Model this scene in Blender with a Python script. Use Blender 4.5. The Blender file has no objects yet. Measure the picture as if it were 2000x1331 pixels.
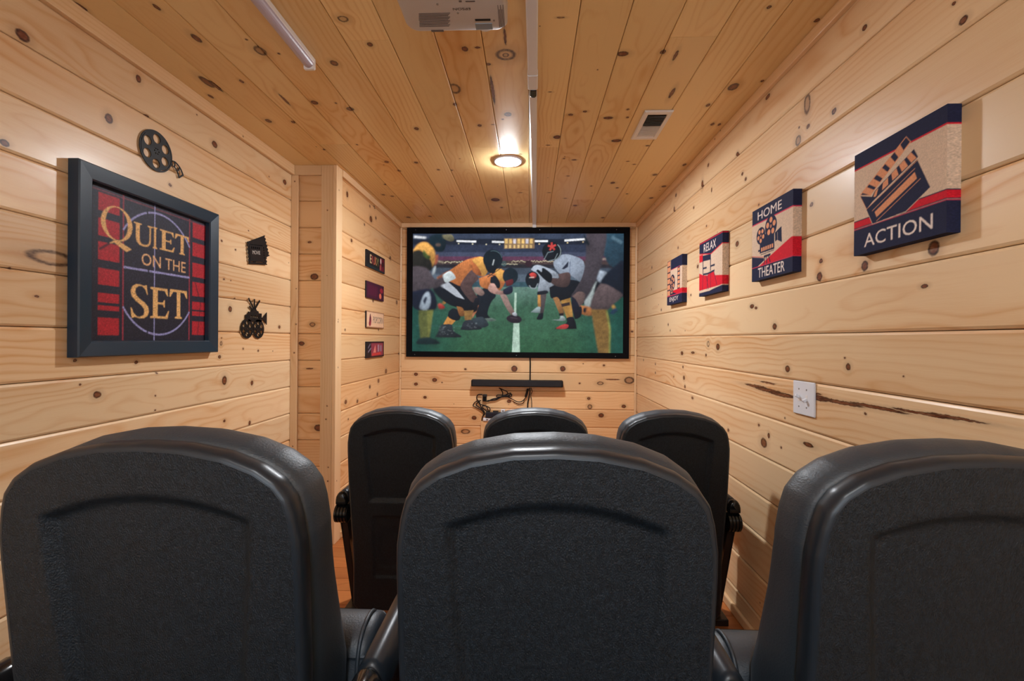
import bpy, bmesh, math, random
import numpy as np
from mathutils import Vector, Matrix
random.seed(7)
rng = np.random.default_rng(7)
C = bpy.context.scene.collection
R = math.radians
CAM_H = 1.31            # camera height above the front floor
F = 889.0               # focal length in pixels of the 2000 px wide frame

# ---------------------------------------------------------------- camera, world, exposure
def cam_matrix(yaw, pitch, roll):
    cy, sy = math.cos(yaw), math.sin(yaw); cp, sp = math.cos(pitch), math.sin(pitch); cr, sr = math.cos(roll), math.sin(roll)
    B = np.array([[1, 0, 0], [0, 0, -1], [0, 1, 0]])
    return (np.array([[cr, -sr, 0], [sr, cr, 0], [0, 0, 1]]) @ np.array([[1, 0, 0], [0, cp, -sp], [0, sp, cp]]) @ B
            @ np.array([[cy, sy, 0], [-sy, cy, 0], [0, 0, 1]]))
M = cam_matrix(R(2.215), R(0.114), R(0.46))
cd = bpy.data.cameras.new('camera'); cam = bpy.data.objects.new('camera', cd); C.objects.link(cam)
cd.sensor_width = 36; cd.lens = F / 2000 * 36; cd.clip_start = 0.02
mw = Matrix(((M[0][0], -M[1][0], -M[2][0]), (M[0][1], -M[1][1], -M[2][1]), (M[0][2], -M[1][2], -M[2][2]))).to_4x4()
mw.translation = (0, 0, CAM_H); cam.matrix_world = mw
bpy.context.scene.camera = cam
sc = bpy.context.scene
sc.view_settings.view_transform = 'Standard'; sc.view_settings.look = 'None'
sc.view_settings.gamma = 1.0; sc.view_settings.use_curve_mapping = False
sc.view_settings.exposure = 0.0
w = bpy.data.worlds.new('world'); sc.world = w; w.use_nodes = True
w.node_tree.nodes['Background'].inputs[0].default_value = (0.80, 0.90, 1.0, 1)
w.node_tree.nodes['Background'].inputs[1].default_value = 4.6
LAMP_FRONT, LAMP_REAR = 980.0, 520.0
sc.cycles.max_bounces = 6; sc.cycles.diffuse_bounces = 4; sc.cycles.glossy_bounces = 3
sc.cycles.use_adaptive_sampling = True; sc.cycles.adaptive_threshold = 0.06; sc.cycles.sample_clamp_indirect = 6.0

# ---------------------------------------------------------------- room measures (metres, floor z = 0)
XR, XL, XA = 1.0, -1.523, -1.238
YB, YA, YR = 4.294, 2.858, -1.6
H = CAM_H + 1.098

def ray(px, py):
    return M.T @ np.array([(px - 1000) / F, (py - 665.5) / F, 1.0])
def on(px, py, axis, val):
    d = ray(px, py); o = np.array([0, 0, CAM_H]); t = (val - o[axis]) / d[axis]
    return o + d * t
def srgb(r, g, b):
    f = lambda c: (c / 255 / 12.92) if c / 255 <= 0.04045 else ((c / 255 + 0.055) / 1.055) ** 2.4
    return (f(r), f(g), f(b))

# ---------------------------------------------------------------- helpers
def link(name, me, mat=None, parent=None, loc=None, label=None, kind=None):
    o = bpy.data.objects.new(name, me); C.objects.link(o)
    if mat is not None:
        for m in (mat if isinstance(mat, (list, tuple)) else [mat]): me.materials.append(m)
    if parent: o.parent = parent
    if loc is not None: o.location = loc
    if label: o['label'] = label
    if kind: o['kind'] = kind
    return o
def obj(name, bm, mat, parent=None, smooth=False, loc=None, label=None, kind=None):
    bmesh.ops.recalc_face_normals(bm, faces=bm.faces)
    me = bpy.data.meshes.new(name); bm.to_mesh(me); bm.free()
    if smooth:
        for p in me.polygons: p.use_smooth = True
    o = link(name, me, mat, parent, loc, label, kind)
    return o
def auto_smooth(o, ang=40):
    me = o.data
    for p in me.polygons: p.use_smooth = True
    me.set_sharp_from_angle(angle=R(ang))
def thing(name, label, cat, loc=(0, 0, 0), group=None):
    o = bpy.data.objects.new(name, None); C.objects.link(o); o.empty_display_size = 0.1
    o.location = loc; o['label'] = label; o['category'] = cat
    if group: o['group'] = group
    return o
def tag(o, label, cat, group=None):
    o['label'] = label; o['category'] = cat
    if group: o['group'] = group
    return o
def box(bm, x0, x1, y0, y1, z0, z1, bev=0.0, seg=2):
    t = bmesh.new()
    vs = [t.verts.new((x, y, z)) for x in (x0, x1) for y in (y0, y1) for z in (z0, z1)]
    for f in ((0, 1, 3, 2), (4, 6, 7, 5), (0, 4, 5, 1), (2, 3, 7, 6), (0, 2, 6, 4), (1, 5, 7, 3)):
        t.faces.new([vs[i] for i in f])
    if bev: bmesh.ops.bevel(t, geom=t.edges[:], offset=bev, segments=seg, affect='EDGES', profile=0.5)
    me = bpy.data.meshes.new('t'); t.to_mesh(me); t.free(); bm.from_mesh(me); bpy.data.meshes.remove(me)
    return bm
def boxo(name, x0, x1, y0, y1, z0, z1, mat, parent=None, bev=0.0, seg=2, **k):
    bm = box(bmesh.new(), x0, x1, y0, y1, z0, z1, bev, seg)
    return obj(name, bm, mat, parent, **k)
def cyl(bm, c, axis, r, h, n=32, r2=None):
    r2 = r if r2 is None else r2
    a = Vector(axis).normalized(); q = a.to_track_quat('Z', 'Y').to_matrix()
    b0, b1 = [], []
    for i in range(n):
        t = 2 * math.pi * i / n
        d = q @ Vector((math.cos(t), math.sin(t), 0))
        b0.append(bm.verts.new(Vector(c) + d * r)); b1.append(bm.verts.new(Vector(c) + d * r2 + a * h))
    for i in range(n):
        bm.faces.new((b0[i], b0[(i + 1) % n], b1[(i + 1) % n], b1[i]))
    bm.faces.new(b0[::-1]); bm.faces.new(b1)
    return bm
def lathe(bm, c, axis, prof, n=32):
    a = Vector(axis).normalized(); q = a.to_track_quat('Z', 'Y').to_matrix(); rings = []
    for (r, h) in prof:
        rings.append([bm.verts.new(Vector(c) + q @ Vector((r * math.cos(2 * math.pi * i / n), r * math.sin(2 * math.pi * i / n), 0)) + a * h) for i in range(n)])
    for A, B in zip(rings, rings[1:]):
        for i in range(n): bm.faces.new((A[i], A[(i + 1) % n], B[(i + 1) % n], B[i]))
    bm.faces.new(rings[0][::-1]); bm.faces.new(rings[-1])
    return bm
def catmull(pts, k=8):
    P = [Vector(p) for p in pts]; P = [P[0] * 2 - P[1]] + P + [P[-1] * 2 - P[-2]]; out = []
    for i in range(1, len(P) - 2):
        for j in range(k):
            t = j / k; a, b, c, d = P[i - 1], P[i], P[i + 1], P[i + 2]
            out.append(0.5 * ((2 * b) + (c - a) * t + (2 * a - 5 * b + 4 * c - d) * t * t + (3 * b - a - 3 * c + d) * t ** 3))
    out.append(P[-2]); return out
def tube(bm, pts, r, n=8, smooth=True):
    P = catmull(pts, 6) if smooth else [Vector(p) for p in pts]
    rings = []; up = Vector((0.3, 1, 0.2)).normalized()
    for i, p in enumerate(P):
        t = (P[min(i + 1, len(P) - 1)] - P[max(i - 1, 0)]).normalized()
        s = t.cross(up).normalized(); u = s.cross(t).normalized()
        rings.append([bm.verts.new(p + (s * math.cos(2 * math.pi * j / n) + u * math.sin(2 * math.pi * j / n)) * r) for j in range(n)])
    for A, B in zip(rings, rings[1:]):
        for i in range(n): bm.faces.new((A[i], A[(i + 1) % n], B[(i + 1) % n], B[i]))
    bm.faces.new(rings[0][::-1]); bm.faces.new(rings[-1])
    return bm

# ---------------------------------------------------------------- materials
def new_mat(name):
    m = bpy.data.materials.new(name); m.use_nodes = True
    nt = m.node_tree; b = nt.nodes['Principled BSDF']
    return m, nt, b
def plain(name, col, rough=0.5, metal=0.0, spec=0.5, bump=None, coat=0.0, emis=None, mottle=0.0):
    """bump = (scale, strength, distance, stretch) of a fine noise relief"""
    m, nt, b = new_mat(name)
    b.inputs['Base Color'].default_value = (*col, 1); b.inputs['Roughness'].default_value = rough
    b.inputs['Metallic'].default_value = metal; b.inputs['Specular IOR Level'].default_value = spec
    b.inputs['Coat Weight'].default_value = coat
    tc = nt.nodes.new('ShaderNodeTexCoord')
    n = nt.nodes.new('ShaderNodeTexNoise'); n.inputs['Scale'].default_value = (bump or (60,))[0]; n.inputs['Detail'].default_value = 4
    mp = nt.nodes.new('ShaderNodeMapping'); nt.links.new(tc.outputs['Object'], mp.inputs[0]); nt.links.new(mp.outputs[0], n.inputs[0])
    mr = nt.nodes.new('ShaderNodeMapRange'); mr.inputs[3].default_value = rough * .92; mr.inputs[4].default_value = rough * 1.08
    nt.links.new(n.outputs[0], mr.inputs[0]); nt.links.new(mr.outputs[0], b.inputs['Roughness'])
    if mottle:      # worn, streaky moulded surface
        n2 = nt.nodes.new('ShaderNodeTexNoise'); n2.inputs['Scale'].default_value = 150; n2.inputs['Detail'].default_value = 5; n2.inputs['Roughness'].default_value = .7
        nt.links.new(mp.outputs[0], n2.inputs[0]); cr = nt.nodes.new('ShaderNodeValToRGB'); nt.links.new(n2.outputs[0], cr.inputs[0])
        cr.color_ramp.elements[0].position = .40; cr.color_ramp.elements[0].color = (*[c * (1 - mottle) for c in col], 1)
        cr.color_ramp.elements[1].position = .68; cr.color_ramp.elements[1].color = (*[c * (1 + 3 * mottle) for c in col], 1)
        nt.links.new(cr.outputs[0], b.inputs['Base Color'])
    if bump:
        if len(bump) > 3: mp.inputs['Scale'].default_value = bump[3]
        bp = nt.nodes.new('ShaderNodeBump'); bp.inputs['Strength'].default_value = bump[1]; bp.inputs['Distance'].default_value = bump[2]
        nt.links.new(n.outputs[0], bp.inputs['Height']); nt.links.new(bp.outputs[0], b.inputs['Normal'])
    if emis:
        b.inputs['Emission Color'].default_value = (*emis[0], 1); b.inputs['Emission Strength'].default_value = emis[1]
    return m

def ng_math(nt, op, a, b=None, clamp=False):
    n = nt.nodes.new('ShaderNodeMath'); n.operation = op; n.use_clamp = clamp
    for i, v in enumerate((a, b)):
        if v is None: continue
        if isinstance(v, (int, float)): n.inputs[i].default_value = v
        else: nt.links.new(v, n.inputs[i])
    return n.outputs[0]
def knot_group():
    g = bpy.data.node_groups.new('knot', 'ShaderNodeTree')
    I = g.interface
    for nm in ('P', 'Acc', 'Center'): I.new_socket(nm, in_out='INPUT', socket_type='NodeSocketVector')
    for nm in ('Radius', 'Aspect', 'Hollow'): I.new_socket(nm, in_out='INPUT', socket_type='NodeSocketFloat')
    I.new_socket('Acc', in_out='OUTPUT', socket_type='NodeSocketVector')
    gi = g.nodes.new('NodeGroupInput'); go = g.nodes.new('NodeGroupOutput')
    sub = g.nodes.new('ShaderNodeVectorMath'); sub.operation = 'SUBTRACT'
    g.links.new(gi.outputs['P'], sub.inputs[0]); g.links.new(gi.outputs['Center'], sub.inputs[1])
    sp = g.nodes.new('ShaderNodeSeparateXYZ'); g.links.new(sub.outputs[0], sp.inputs[0])
    dx = ng_math(g, 'DIVIDE', ng_math(g, 'DIVIDE', sp.outputs[0], gi.outputs['Aspect']), gi.outputs['Radius'])
    dy = ng_math(g, 'DIVIDE', sp.outputs[1], gi.outputs['Radius'])
    d = ng_math(g, 'SQRT', ng_math(g, 'ADD', ng_math(g, 'MULTIPLY', dx, dx), ng_math(g, 'MULTIPLY', dy, dy)))
    def mr(v, a, b, c, e, sm=True):
        n = g.nodes.new('ShaderNodeMapRange'); n.interpolation_type = 'SMOOTHSTEP' if sm else 'LINEAR'
        g.links.new(v, n.inputs[0]); n.inputs[1].default_value = a; n.inputs[2].default_value = b; n.inputs[3].default_value = c; n.inputs[4].default_value = e
        return n.outputs[0]
    core = ng_math(g, 'MULTIPLY', mr(d, 0.70, 1.05, 1, 0), ng_math(g, 'SUBTRACT', 1.0, gi.outputs['Hollow']))
    rim = ng_math(g, 'MULTIPLY', mr(d, 0.45, 0.80, 0, 1), mr(d, 0.85, 1.12, 1, 0))
    halo = mr(d, 0.9, 2.6, 0.22, 0)
    k = ng_math(g, 'MULTIPLY', mr(d, 0.6, 4.0, 0.8, 0), sp.outputs[1])
    sa = g.nodes.new('ShaderNodeSeparateXYZ'); g.links.new(gi.outputs['Acc'], sa.inputs[0])
    cb = g.nodes.new('ShaderNodeCombineXYZ')
    g.links.new(ng_math(g, 'MAXIMUM', sa.outputs[0], ng_math(g, 'MAXIMUM', core, halo)), cb.inputs[0])
    g.links.new(ng_math(g, 'ADD', sa.outputs[1], k), cb.inputs[1])
    g.links.new(ng_math(g, 'MAXIMUM', sa.outputs[2], rim), cb.inputs[2])
    g.links.new(cb.outputs[0], go.inputs[0])
    return g
KNOT = knot_group()

def wood_group():
    """pine grain: growth rings of a sawn log, fibre, blotches; knots given as Acc"""
    g = bpy.data.node_groups.new('pine', 'ShaderNodeTree'); I = g.interface
    for nm in ('P', 'Acc', 'Seed'): I.new_socket(nm, in_out='INPUT', socket_type='NodeSocketVector')
    for nm in ('Y0', 'Depth', 'Slope', 'Tone', 'Freq'): I.new_socket(nm, in_out='INPUT', socket_type='NodeSocketFloat')
    for nm in ('Light', 'Dark', 'KnotCol'): I.new_socket(nm, in_out='INPUT', socket_type='NodeSocketColor')
    I.new_socket('Color', in_out='OUTPUT', socket_type='NodeSocketColor')
    I.new_socket('Rough', in_out='OUTPUT', socket_type='NodeSocketFloat')
    I.new_socket('Height', in_out='OUTPUT', socket_type='NodeSocketFloat')
    gi = g.nodes.new('NodeGroupInput'); go = g.nodes.new('NodeGroupOutput')
    o = gi.outputs
    sp = g.nodes.new('ShaderNodeSeparateXYZ'); g.links.new(o['P'], sp.inputs[0])
    sa = g.nodes.new('ShaderNodeSeparateXYZ'); g.links.new(o['Acc'], sa.inputs[0])
    def noise(scale, sx, sy, detail=2, rough=0.5):
        ad = g.nodes.new('ShaderNodeVectorMath'); ad.operation = 'MULTIPLY_ADD'
        g.links.new(o['P'], ad.inputs[0]); ad.inputs[1].default_value = (sx, sy, 1); g.links.new(o['Seed'], ad.inputs[2])
        n = g.nodes.new('ShaderNodeTexNoise'); n.inputs['Scale'].default_value = scale; n.inputs['Detail'].default_value = detail
        n.inputs['Roughness'].default_value = rough
        g.links.new(ad.outputs[0], n.inputs['Vector']); return n.outputs[0]
    m = lambda op, a, b=None, c=False: ng_math(g, op, a, b, c)
    n1 = noise(1.0, 1.6, 5.0, 2)
    n2 = noise(1.0, 9.0, 30.0, 2)
    yw = m('SUBTRACT', sp.outputs[1], sa.outputs[1])
    yy = m('SUBTRACT', yw, o['Y0'])
    hh = m('ADD', m('ADD', o['Depth'], m('MULTIPLY', sp.outputs[0], o['Slope'])), m('MULTIPLY', m('SUBTRACT', n1, 0.5), 0.22))
    rr = m('SQRT', m('ADD', m('MULTIPLY', yy, yy), m('MULTIPLY', hh, hh)))
    rr = m('ADD', rr, m('MULTIPLY', n2, 0.004))
    fr = m('FRACT', m('MULTIPLY', rr, o['Freq']))
    ramp = g.nodes.new('ShaderNodeValToRGB'); cr = ramp.color_ramp
    cr.elements[0].position = 0.0; cr.elements[0].color = (0.25, 0.25, 0.25, 1); cr.elements[1].position = 1.0; cr.elements[1].color = (0.3, 0.3, 0.3, 1)
    for p, v in ((0.18, 0.0), (0.55, 0.12), (0.86, 1.0)):
        e = cr.elements.new(p); e.color = (v, v, v, 1)
    g.links.new(fr, ramp.inputs[0])
    strength = noise(1.0, 1.1, 3.0, 2)
    sm = g.nodes.new('ShaderNodeMapRange'); g.links.new(strength, sm.inputs[0]); sm.inputs[1].default_value = 0.35; sm.inputs[2].default_value = 0.7
    sm.inputs[3].default_value = 0.06; sm.inputs[4].default_value = 0.62
    ring = m('MULTIPLY', ramp.outputs[0], sm.outputs[0])
    fib = noise(1.0, 10.0, 420.0, 3, 0.6)
    blot = noise(1.0, 0.9, 6.0, 3)
    t = m('ADD', ring, m('MULTIPLY', m('SUBTRACT', fib, 0.5), 0.35))
    t = m('ADD', t, m('MULTIPLY', m('SUBTRACT', blot, 0.5), 1.1))
    t = m('ADD', t, o['Tone'], True)
    mix = g.nodes.new('ShaderNodeMix'); mix.data_type = 'RGBA'
    g.links.new(t, mix.inputs[0]); g.links.new(o['Light'], mix.inputs[6]); g.links.new(o['Dark'], mix.inputs[7])
    kn = noise(1.0, 60.0, 160.0, 3)
    core = m('MULTIPLY', sa.outputs[0], m('ADD', 0.70, m('MULTIPLY', kn, 0.5)), True)
    mix2 = g.nodes.new('ShaderNodeMix'); mix2.data_type = 'RGBA'
    g.links.new(core, mix2.inputs[0]); g.links.new(mix.outputs[2], mix2.inputs[6]); g.links.new(o['KnotCol'], mix2.inputs[7])
    mix3 = g.nodes.new('ShaderNodeMix'); mix3.data_type = 'RGBA'; mix3.inputs[7].default_value = (*srgb(52, 20, 8), 1)
    rimf = m('MULTIPLY', sa.outputs[2], m('ADD', 0.35, m('MULTIPLY', kn, 0.9)), True)
    g.links.new(rimf, mix3.inputs[0]); g.links.new(mix2.outputs[2], mix3.inputs[6])
    g.links.new(mix3.outputs[2], go.inputs['Color'])
    g.links.new(m('ADD', 0.30, m('MULTIPLY', blot, 0.14)), go.inputs['Rough'])
    g.links.new(m('ADD', m('MULTIPLY', fib, 0.5), m('MULTIPLY', ring, 0.5)), go.inputs['Height'])
    return g
PINE = wood_group()
TONES = {'wall': (srgb(236, 204, 162), srgb(210, 148, 88)), 'back': (srgb(238, 196, 146), srgb(214, 150, 90)),
         'ceil': (srgb(242, 208, 150), srgb(218, 162, 96)), 'trim': (srgb(236, 200, 156), srgb(212, 162, 106)),
         'floor': (srgb(190, 116, 62), srgb(142, 76, 38))}
def grain_pick(tone, cathedral=None):
    cath = random.random() < 0.45 if cathedral is None else cathedral
    return dict(seed=[random.uniform(-50, 50) for _ in range(3)], y0=random.uniform(-0.03, 0.03) if cath else random.choice((-1, 1)) * random.uniform(0.1, 0.2),
                depth=random.uniform(0.02, 0.09), slope=random.choice((-1, 1)) * random.uniform(0.01, 0.035), freq=random.uniform(30, 62), tone=random.uniform(-0.10, 0.30), j=random.uniform(0.86, 1.05))
def pine(name, tone, knots, cathedral=None, axis=0, grain=None):
    """knots: list of (x, y, radius, aspect, hollow) in the board's own metres"""
    m, nt, b = new_mat(name)
    tc = nt.nodes.new('ShaderNodeTexCoord'); P = tc.outputs['Object']
    if axis:     # boards running along local y or z: swizzle so that x is the length
        s = nt.nodes.new('ShaderNodeSeparateXYZ'); c = nt.nodes.new('ShaderNodeCombineXYZ'); nt.links.new(P, s.inputs[0])
        nt.links.new(s.outputs[axis], c.inputs[0])
        nt.links.new(ng_math(nt, 'ADD', s.outputs[0], s.outputs[3 - axis]), c.inputs[1]); P = c.outputs[0]
    dist = None
    if knots:
        n = nt.nodes.new('ShaderNodeTexNoise'); n.inputs['Scale'].default_value = 70; n.inputs['Detail'].default_value = 2
        nt.links.new(P, n.inputs['Vector'])
        v = nt.nodes.new('ShaderNodeVectorMath'); v.operation = 'MULTIPLY_ADD'; nt.links.new(n.outputs[1], v.inputs[0])
        v.inputs[1].default_value = (0.006, 0.006, 0); 
        v2 = nt.nodes.new('ShaderNodeVectorMath'); v2.operation = 'ADD'; nt.links.new(P, v2.inputs[0]); v2.inputs[1].default_value = (-0.003, -0.003, 0)
        nt.links.new(v2.outputs[0], v.inputs[2]); dist = v.outputs[0]
    acc = None
    for (x, y, r, a, h) in knots:
        k = nt.nodes.new('ShaderNodeGroup'); k.node_tree = KNOT
        nt.links.new(dist, k.inputs['P']); k.inputs['Center'].default_value = (x, y, 0)
        k.inputs['Radius'].default_value = r; k.inputs['Aspect'].default_value = a; k.inputs['Hollow'].default_value = h
        if acc is not None: nt.links.new(acc, k.inputs['Acc'])
        else: k.inputs['Acc'].default_value = (0, 0, 0)
        acc = k.outputs[0]
    g = nt.nodes.new('ShaderNodeGroup'); g.node_tree = PINE
    # flatten z so that board faces and bevels share the grain
    fl = nt.nodes.new('ShaderNodeVectorMath'); fl.operation = 'MULTIPLY'; nt.links.new(P, fl.inputs[0]); fl.inputs[1].default_value = (1, 1, 0)
    nt.links.new(fl.outputs[0], g.inputs['P'])
    if acc is not None: nt.links.new(acc, g.inputs['Acc'])
    else: g.inputs['Acc'].default_value = (0, 0, 0)
    G_ = grain or grain_pick(tone, cathedral)
    g.inputs['Seed'].default_value = G_['seed']; g.inputs['Y0'].default_value = G_['y0']; g.inputs['Depth'].default_value = G_['depth']
    g.inputs['Slope'].default_value = G_['slope']; g.inputs['Tone'].default_value = G_['tone']; g.inputs['Freq'].default_value = G_['freq']
    L, D = TONES[tone]; j = G_['j']
    g.inputs['Light'].default_value = (L[0] * j, L[1] * j, L[2] * j, 1); g.inputs['Dark'].default_value = (D[0] * j, D[1] * j, D[2] * j, 1)
    g.inputs['KnotCol'].default_value = (*srgb(112, 56, 28), 1)
    nt.links.new(g.outputs['Color'], b.inputs['Base Color']); nt.links.new(g.outputs['Rough'], b.inputs['Roughness'])
    b.inputs['Coat Weight'].default_value = 0.12; b.inputs['Coat Roughness'].default_value = 0.2; b.inputs['Specular IOR Level'].default_value = 0.32
    bp = nt.nodes.new('ShaderNodeBump'); bp.inputs['Strength'].default_value = 0.35; bp.inputs['Distance'].default_value = 0.0006
    nt.links.new(g.outputs['Height'], bp.inputs['Height']); nt.links.new(bp.outputs[0], b.inputs['Normal'])
    return m

MAT_SHELL = plain('textured_black_plastic', (0.0075, 0.0108, 0.0150), 0.42, spec=0.36, bump=(420, 1.0, 0.0016, (1.4, 1, 0.8)), mottle=.30)
MAT_RIM = plain('smooth_black_plastic', (0.012, 0.017, 0.024), 0.36, spec=.5)
MAT_LEATHER = plain('black_leatherette', (0.018, 0.029, 0.042), 0.50, spec=.9, bump=(240, 0.5, 0.0012, (1, 1, 1.8)))
MAT_GLOSS = plain('glossy_black_plastic', (0.008, 0.008, 0.009), 0.14)
MAT_DARKMETAL = plain('dark_painted_steel', (0.014, 0.012, 0.012), 0.4, metal=0.0)
MAT_BLACK = plain('matte_black', (0.008, 0.008, 0.009), 0.6)
MAT_VELVET = plain('black_velvet', (0.0035, 0.0035, 0.005), 0.9, spec=0.15, bump=(400, 0.3, 0.0005))
MAT_STENCIL = plain('black_painted_metal', (0.006, 0.005, 0.006), 0.5, spec=.25)
MAT_FRAME = plain('black_frame_blue_sheen', (0.009, 0.027, 0.050), 0.34, bump=(3, 0.0, 0.0001))  # blue light reflected in the lacquer is put into the base colour
MAT_WHITE = plain('white_plastic', (0.76, 0.78, 0.84), 0.38)
MAT_WHITEMETAL = plain('white_painted_metal', (0.80, 0.77, 0.76), 0.4)
MAT_PROJ = plain('warm_white_plastic', (0.56, 0.53, 0.53), 0.45, bump=(500, 0.1, 0.0003))
MAT_PRINT = plain('grey_print', (0.13, 0.11, 0.11), 0.6)
MAT_GREYMETAL = plain('grey_metal', (0.32, 0.33, 0.35), 0.3, metal=0.8)
MAT_VOID = plain('dark_gap', (0.05, 0.028, 0.014), 0.9)
MAT_LENS = plain('projector_lens_glass', (0.05, 0.08, 0.12), 0.08)

# ---------------------------------------------------------------- knots seen in the photograph: crop (x, y, vertical radius[, aspect[, hollow]])
def crop(ox, oy, s, items): return [(ox + s * t[0], oy + s * t[1], s * t[2], (t[3] if len(t) > 3 else 1.25), (t[4] if len(t) > 4 else 0)) for t in items]
KN = []
KN += crop(1230, 440, .385, [(545,95,12),(970,182,9),(962,262,20,.9),(1192,207,22,.9),(1542,117,32,.85),(1495,310,9,2),(735,515,13),(620,412,9,2),(640,420,6,2),(195,505,5),(205,535,4),(398,603,12,1,.8),(447,618,14),(387,660,6),(265,650,8,2),(320,648,5,4),(800,730,14),(1108,720,15,1),(130,705,5),(130,750,5),(70,685,4),(270,720,6),(275,775,9),(280,820,7),(223,770,4),(318,877,6,2),(787,980,4),(1195,957,6),(655,1015,6),(705,1068,12,.8),(680,1105,20),(768,1130,5),(905,1115,9,4),(500,1040,7),(112,215,5),(310,355,5),(245,115,5),(345,210,8),(160,430,5),(110,325,4),
    (640,818,6,16),(700,838,8,14),(770,860,9,12),(700,800,3,18),(930,872,12,10),(930,852,4,14),(1060,898,8,18),(1250,925,7,24),(1480,955,6,26),(1650,978,4,22)])
KN += crop(1300, 0, .35, [(578,40,8),(845,113,9),(1110,155,13),(1663,112,18),(1610,18,8),(790,580,48,.5,.5),(740,785,24,.9,.4),(795,705,10),(745,712,5),(940,620,13),(378,485,17,1.4),(237,587,7,1.6),(570,540,10,2),(262,693,6,2),(300,695,5,2),(540,452,6),(400,862,11),(205,1030,20,.6),(428,970,8),(447,1000,8),(238,922,8),(105,920,6,2),(58,1090,8),(48,1170,14,.6),(157,1160,6),(257,1060,10,.6),(228,1262,5),(815,1142,10),(520,1143,5),(55,310,6,5),(35,520,7,5)])
KN += crop(0, 120, .3006, [(30,530,20),(900,113,20,.9),(708,372,28,.9),(960,355,6,3),(1395,540,18),(1850,785,14),(1105,803,9),(1440,1167,6),(1530,1225,5),(1615,1100,4),(1370,228,8,2),(1570,130,7,2),(1345,135,18,2.5),(1400,160,8,6),(1745,387,12,1.4),(1905,395,8,1.4),(1850,250,6,8),(1390,350,5)])
KN += crop(0, 500, .3006, [(340,15,42,3.3,1),(240,265,5,2),(487,680,9),(885,692,10),(1495,347,17,.9),(1455,152,6),(1500,160,3),(1815,462,9),(1437,570,12,.8,.5),(1427,657,10),(1580,603,5),(1678,617,6),(1772,620,3),(520,838,6),(632,903,20),(1458,810,25,.8),(1637,827,14,.8),(1010,910,4),(1008,1003,5),(1458,1073,8),(1622,1087,13,.8),(535,1248,18),(1527,278,5),(70,80,6),(1020,762,6)])
KN += crop(0, 0, .3157, [(140,220,28,1.3),(495,40,14,2),(970,45,9,2),(1215,237,14,2),(1610,315,22,1.4,.3),(1725,332,5),(1525,245,5)])
KN += crop(600, 30, .35, [(150,267,14),(350,163,10),(40,487,12),(240,523,14,1),(160,490,4),(610,633,8,1.5),(443,818,8),(607,822,7),(513,868,6),(95,750,5),(278,722,4),(435,945,5),(425,1002,6),(475,1010,6),(732,862,5),(805,865,5),(750,1058,6),(685,1122,6),(565,1128,8),(808,1010,5),(200,20,20,.8,.6),(880,188,12),(950,180,10,.5),(1008,273,11,.7),(1108,220,36,.9,.9),(1108,222,12,1,.5),(1104,120,5,9),(822,410,22,1.5,.6),(825,497,8),(1035,420,6,16,.0),(1120,553,13),(1090,580,4),(962,615,8),(1035,610,6,.4),(1190,775,6,.4),(1190,990,7,.5),(1050,1030,16),(1085,1073,5),(1415,12,14,.3,.3),(1355,428,7,.4),(1470,555,9,.8),(1550,537,8,.8),(1395,680,14,1),(1345,725,7,.5),(1490,807,9,.6),(1433,800,4),(1455,897,6,.6),(1350,990,6,.5),(1440,1022,6,.6),(1495,1062,7),(1760,215,22,.65),(1680,573,17,.6),(1725,700,18,.65),(1787,570,5),(1790,525,5),(1985,205,10),(1900,728,8,.6),(1790,815,6,.6),(1825,832,6,.6),(1705,935,8),(1730,963,5),(1940,890,8),(1920,1020,7),(1585,953,4),(1785,997,4),(1650,1130,6),(1990,955,8)])
KN += crop(780, 430, .323, [(695,900,16,1),(988,900,14,1),(400,903,5),(100,933,8),(213,968,10),(100,993,8),(1215,988,9,1.8,.5),(1390,970,18,1.4,.4),(1290,965,3,12),(155,1073,7),(663,1097,9),(1145,1080,7),(1152,1130,12,1,.4),(1357,1128,9),(1090,988,4),(452,1197,10),(1220,1182,11),(400,1280,12,2,.5),(258,983,3),(1237,880,5),(1407,675,5),(3,820,5)])
KN += crop(550, 300, .4204, [(305,190,12,.8),(415,305,12),(432,250,6),(438,300,6),(325,405,7),(505,487,8),(535,692,8),(385,330,5),(450,820,4),(485,1012,9),(450,1057,8),(410,1085,7),(445,1120,7),(298,1155,9),(352,1152,7),(310,1235,4),(545,930,4),(295,820,4),(425,685,6),(410,245,5),(152,573,13),(130,412,4,2),(93,883,9,1.3),(170,1275,13),(143,795,9,1.3,.5),(130,1000,3,5)])
PLANES = [('right', 0, XR), ('left', 0, XL), ('ret', 0, XA), ('back', 1, YB), ('alcove', 1, YA), ('ceil', 2, H)]
KNOTS = {k[0]: [] for k in PLANES}
def classify():
    for (px, py, ry, asp, hol) in KN:
        best = None
        for nm, ax, val in PLANES:
            d = ray(px, py)
            if abs(d[ax]) < 1e-6: continue
            t = val - (CAM_H if ax == 2 else 0); t = t / d[ax]
            if t <= 0: continue
            p = np.array([0, 0, CAM_H]) + d * t
            e = 0.03
            if not (XL - e < p[0] < XR + e and p[1] < YB + e and -e < p[2] < H + e): continue
            if nm == 'left' and p[1] > YA: continue
            if nm == 'ret' and p[1] < YA: continue
            if nm == 'alcove' and p[0] > XA: continue
            if nm == 'ceil' and p[1] > YA and p[0] < XA: continue
            if best is None or t < best[0]: best = (t, nm, p)
        if best is None: continue
        t, nm, p = best
        r = ry * p[1] / F
        if nm == 'ceil':   # here the board runs away from the eye: the vertical extent is along the board
            r = ry * p[1] / F; asp = asp if asp != 1.25 else 1.2
            r = r * 1.3
        KNOTS[nm].append((p, max(0.0036, min(r * 1.22, 0.04)), asp, hol))
classify()

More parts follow.
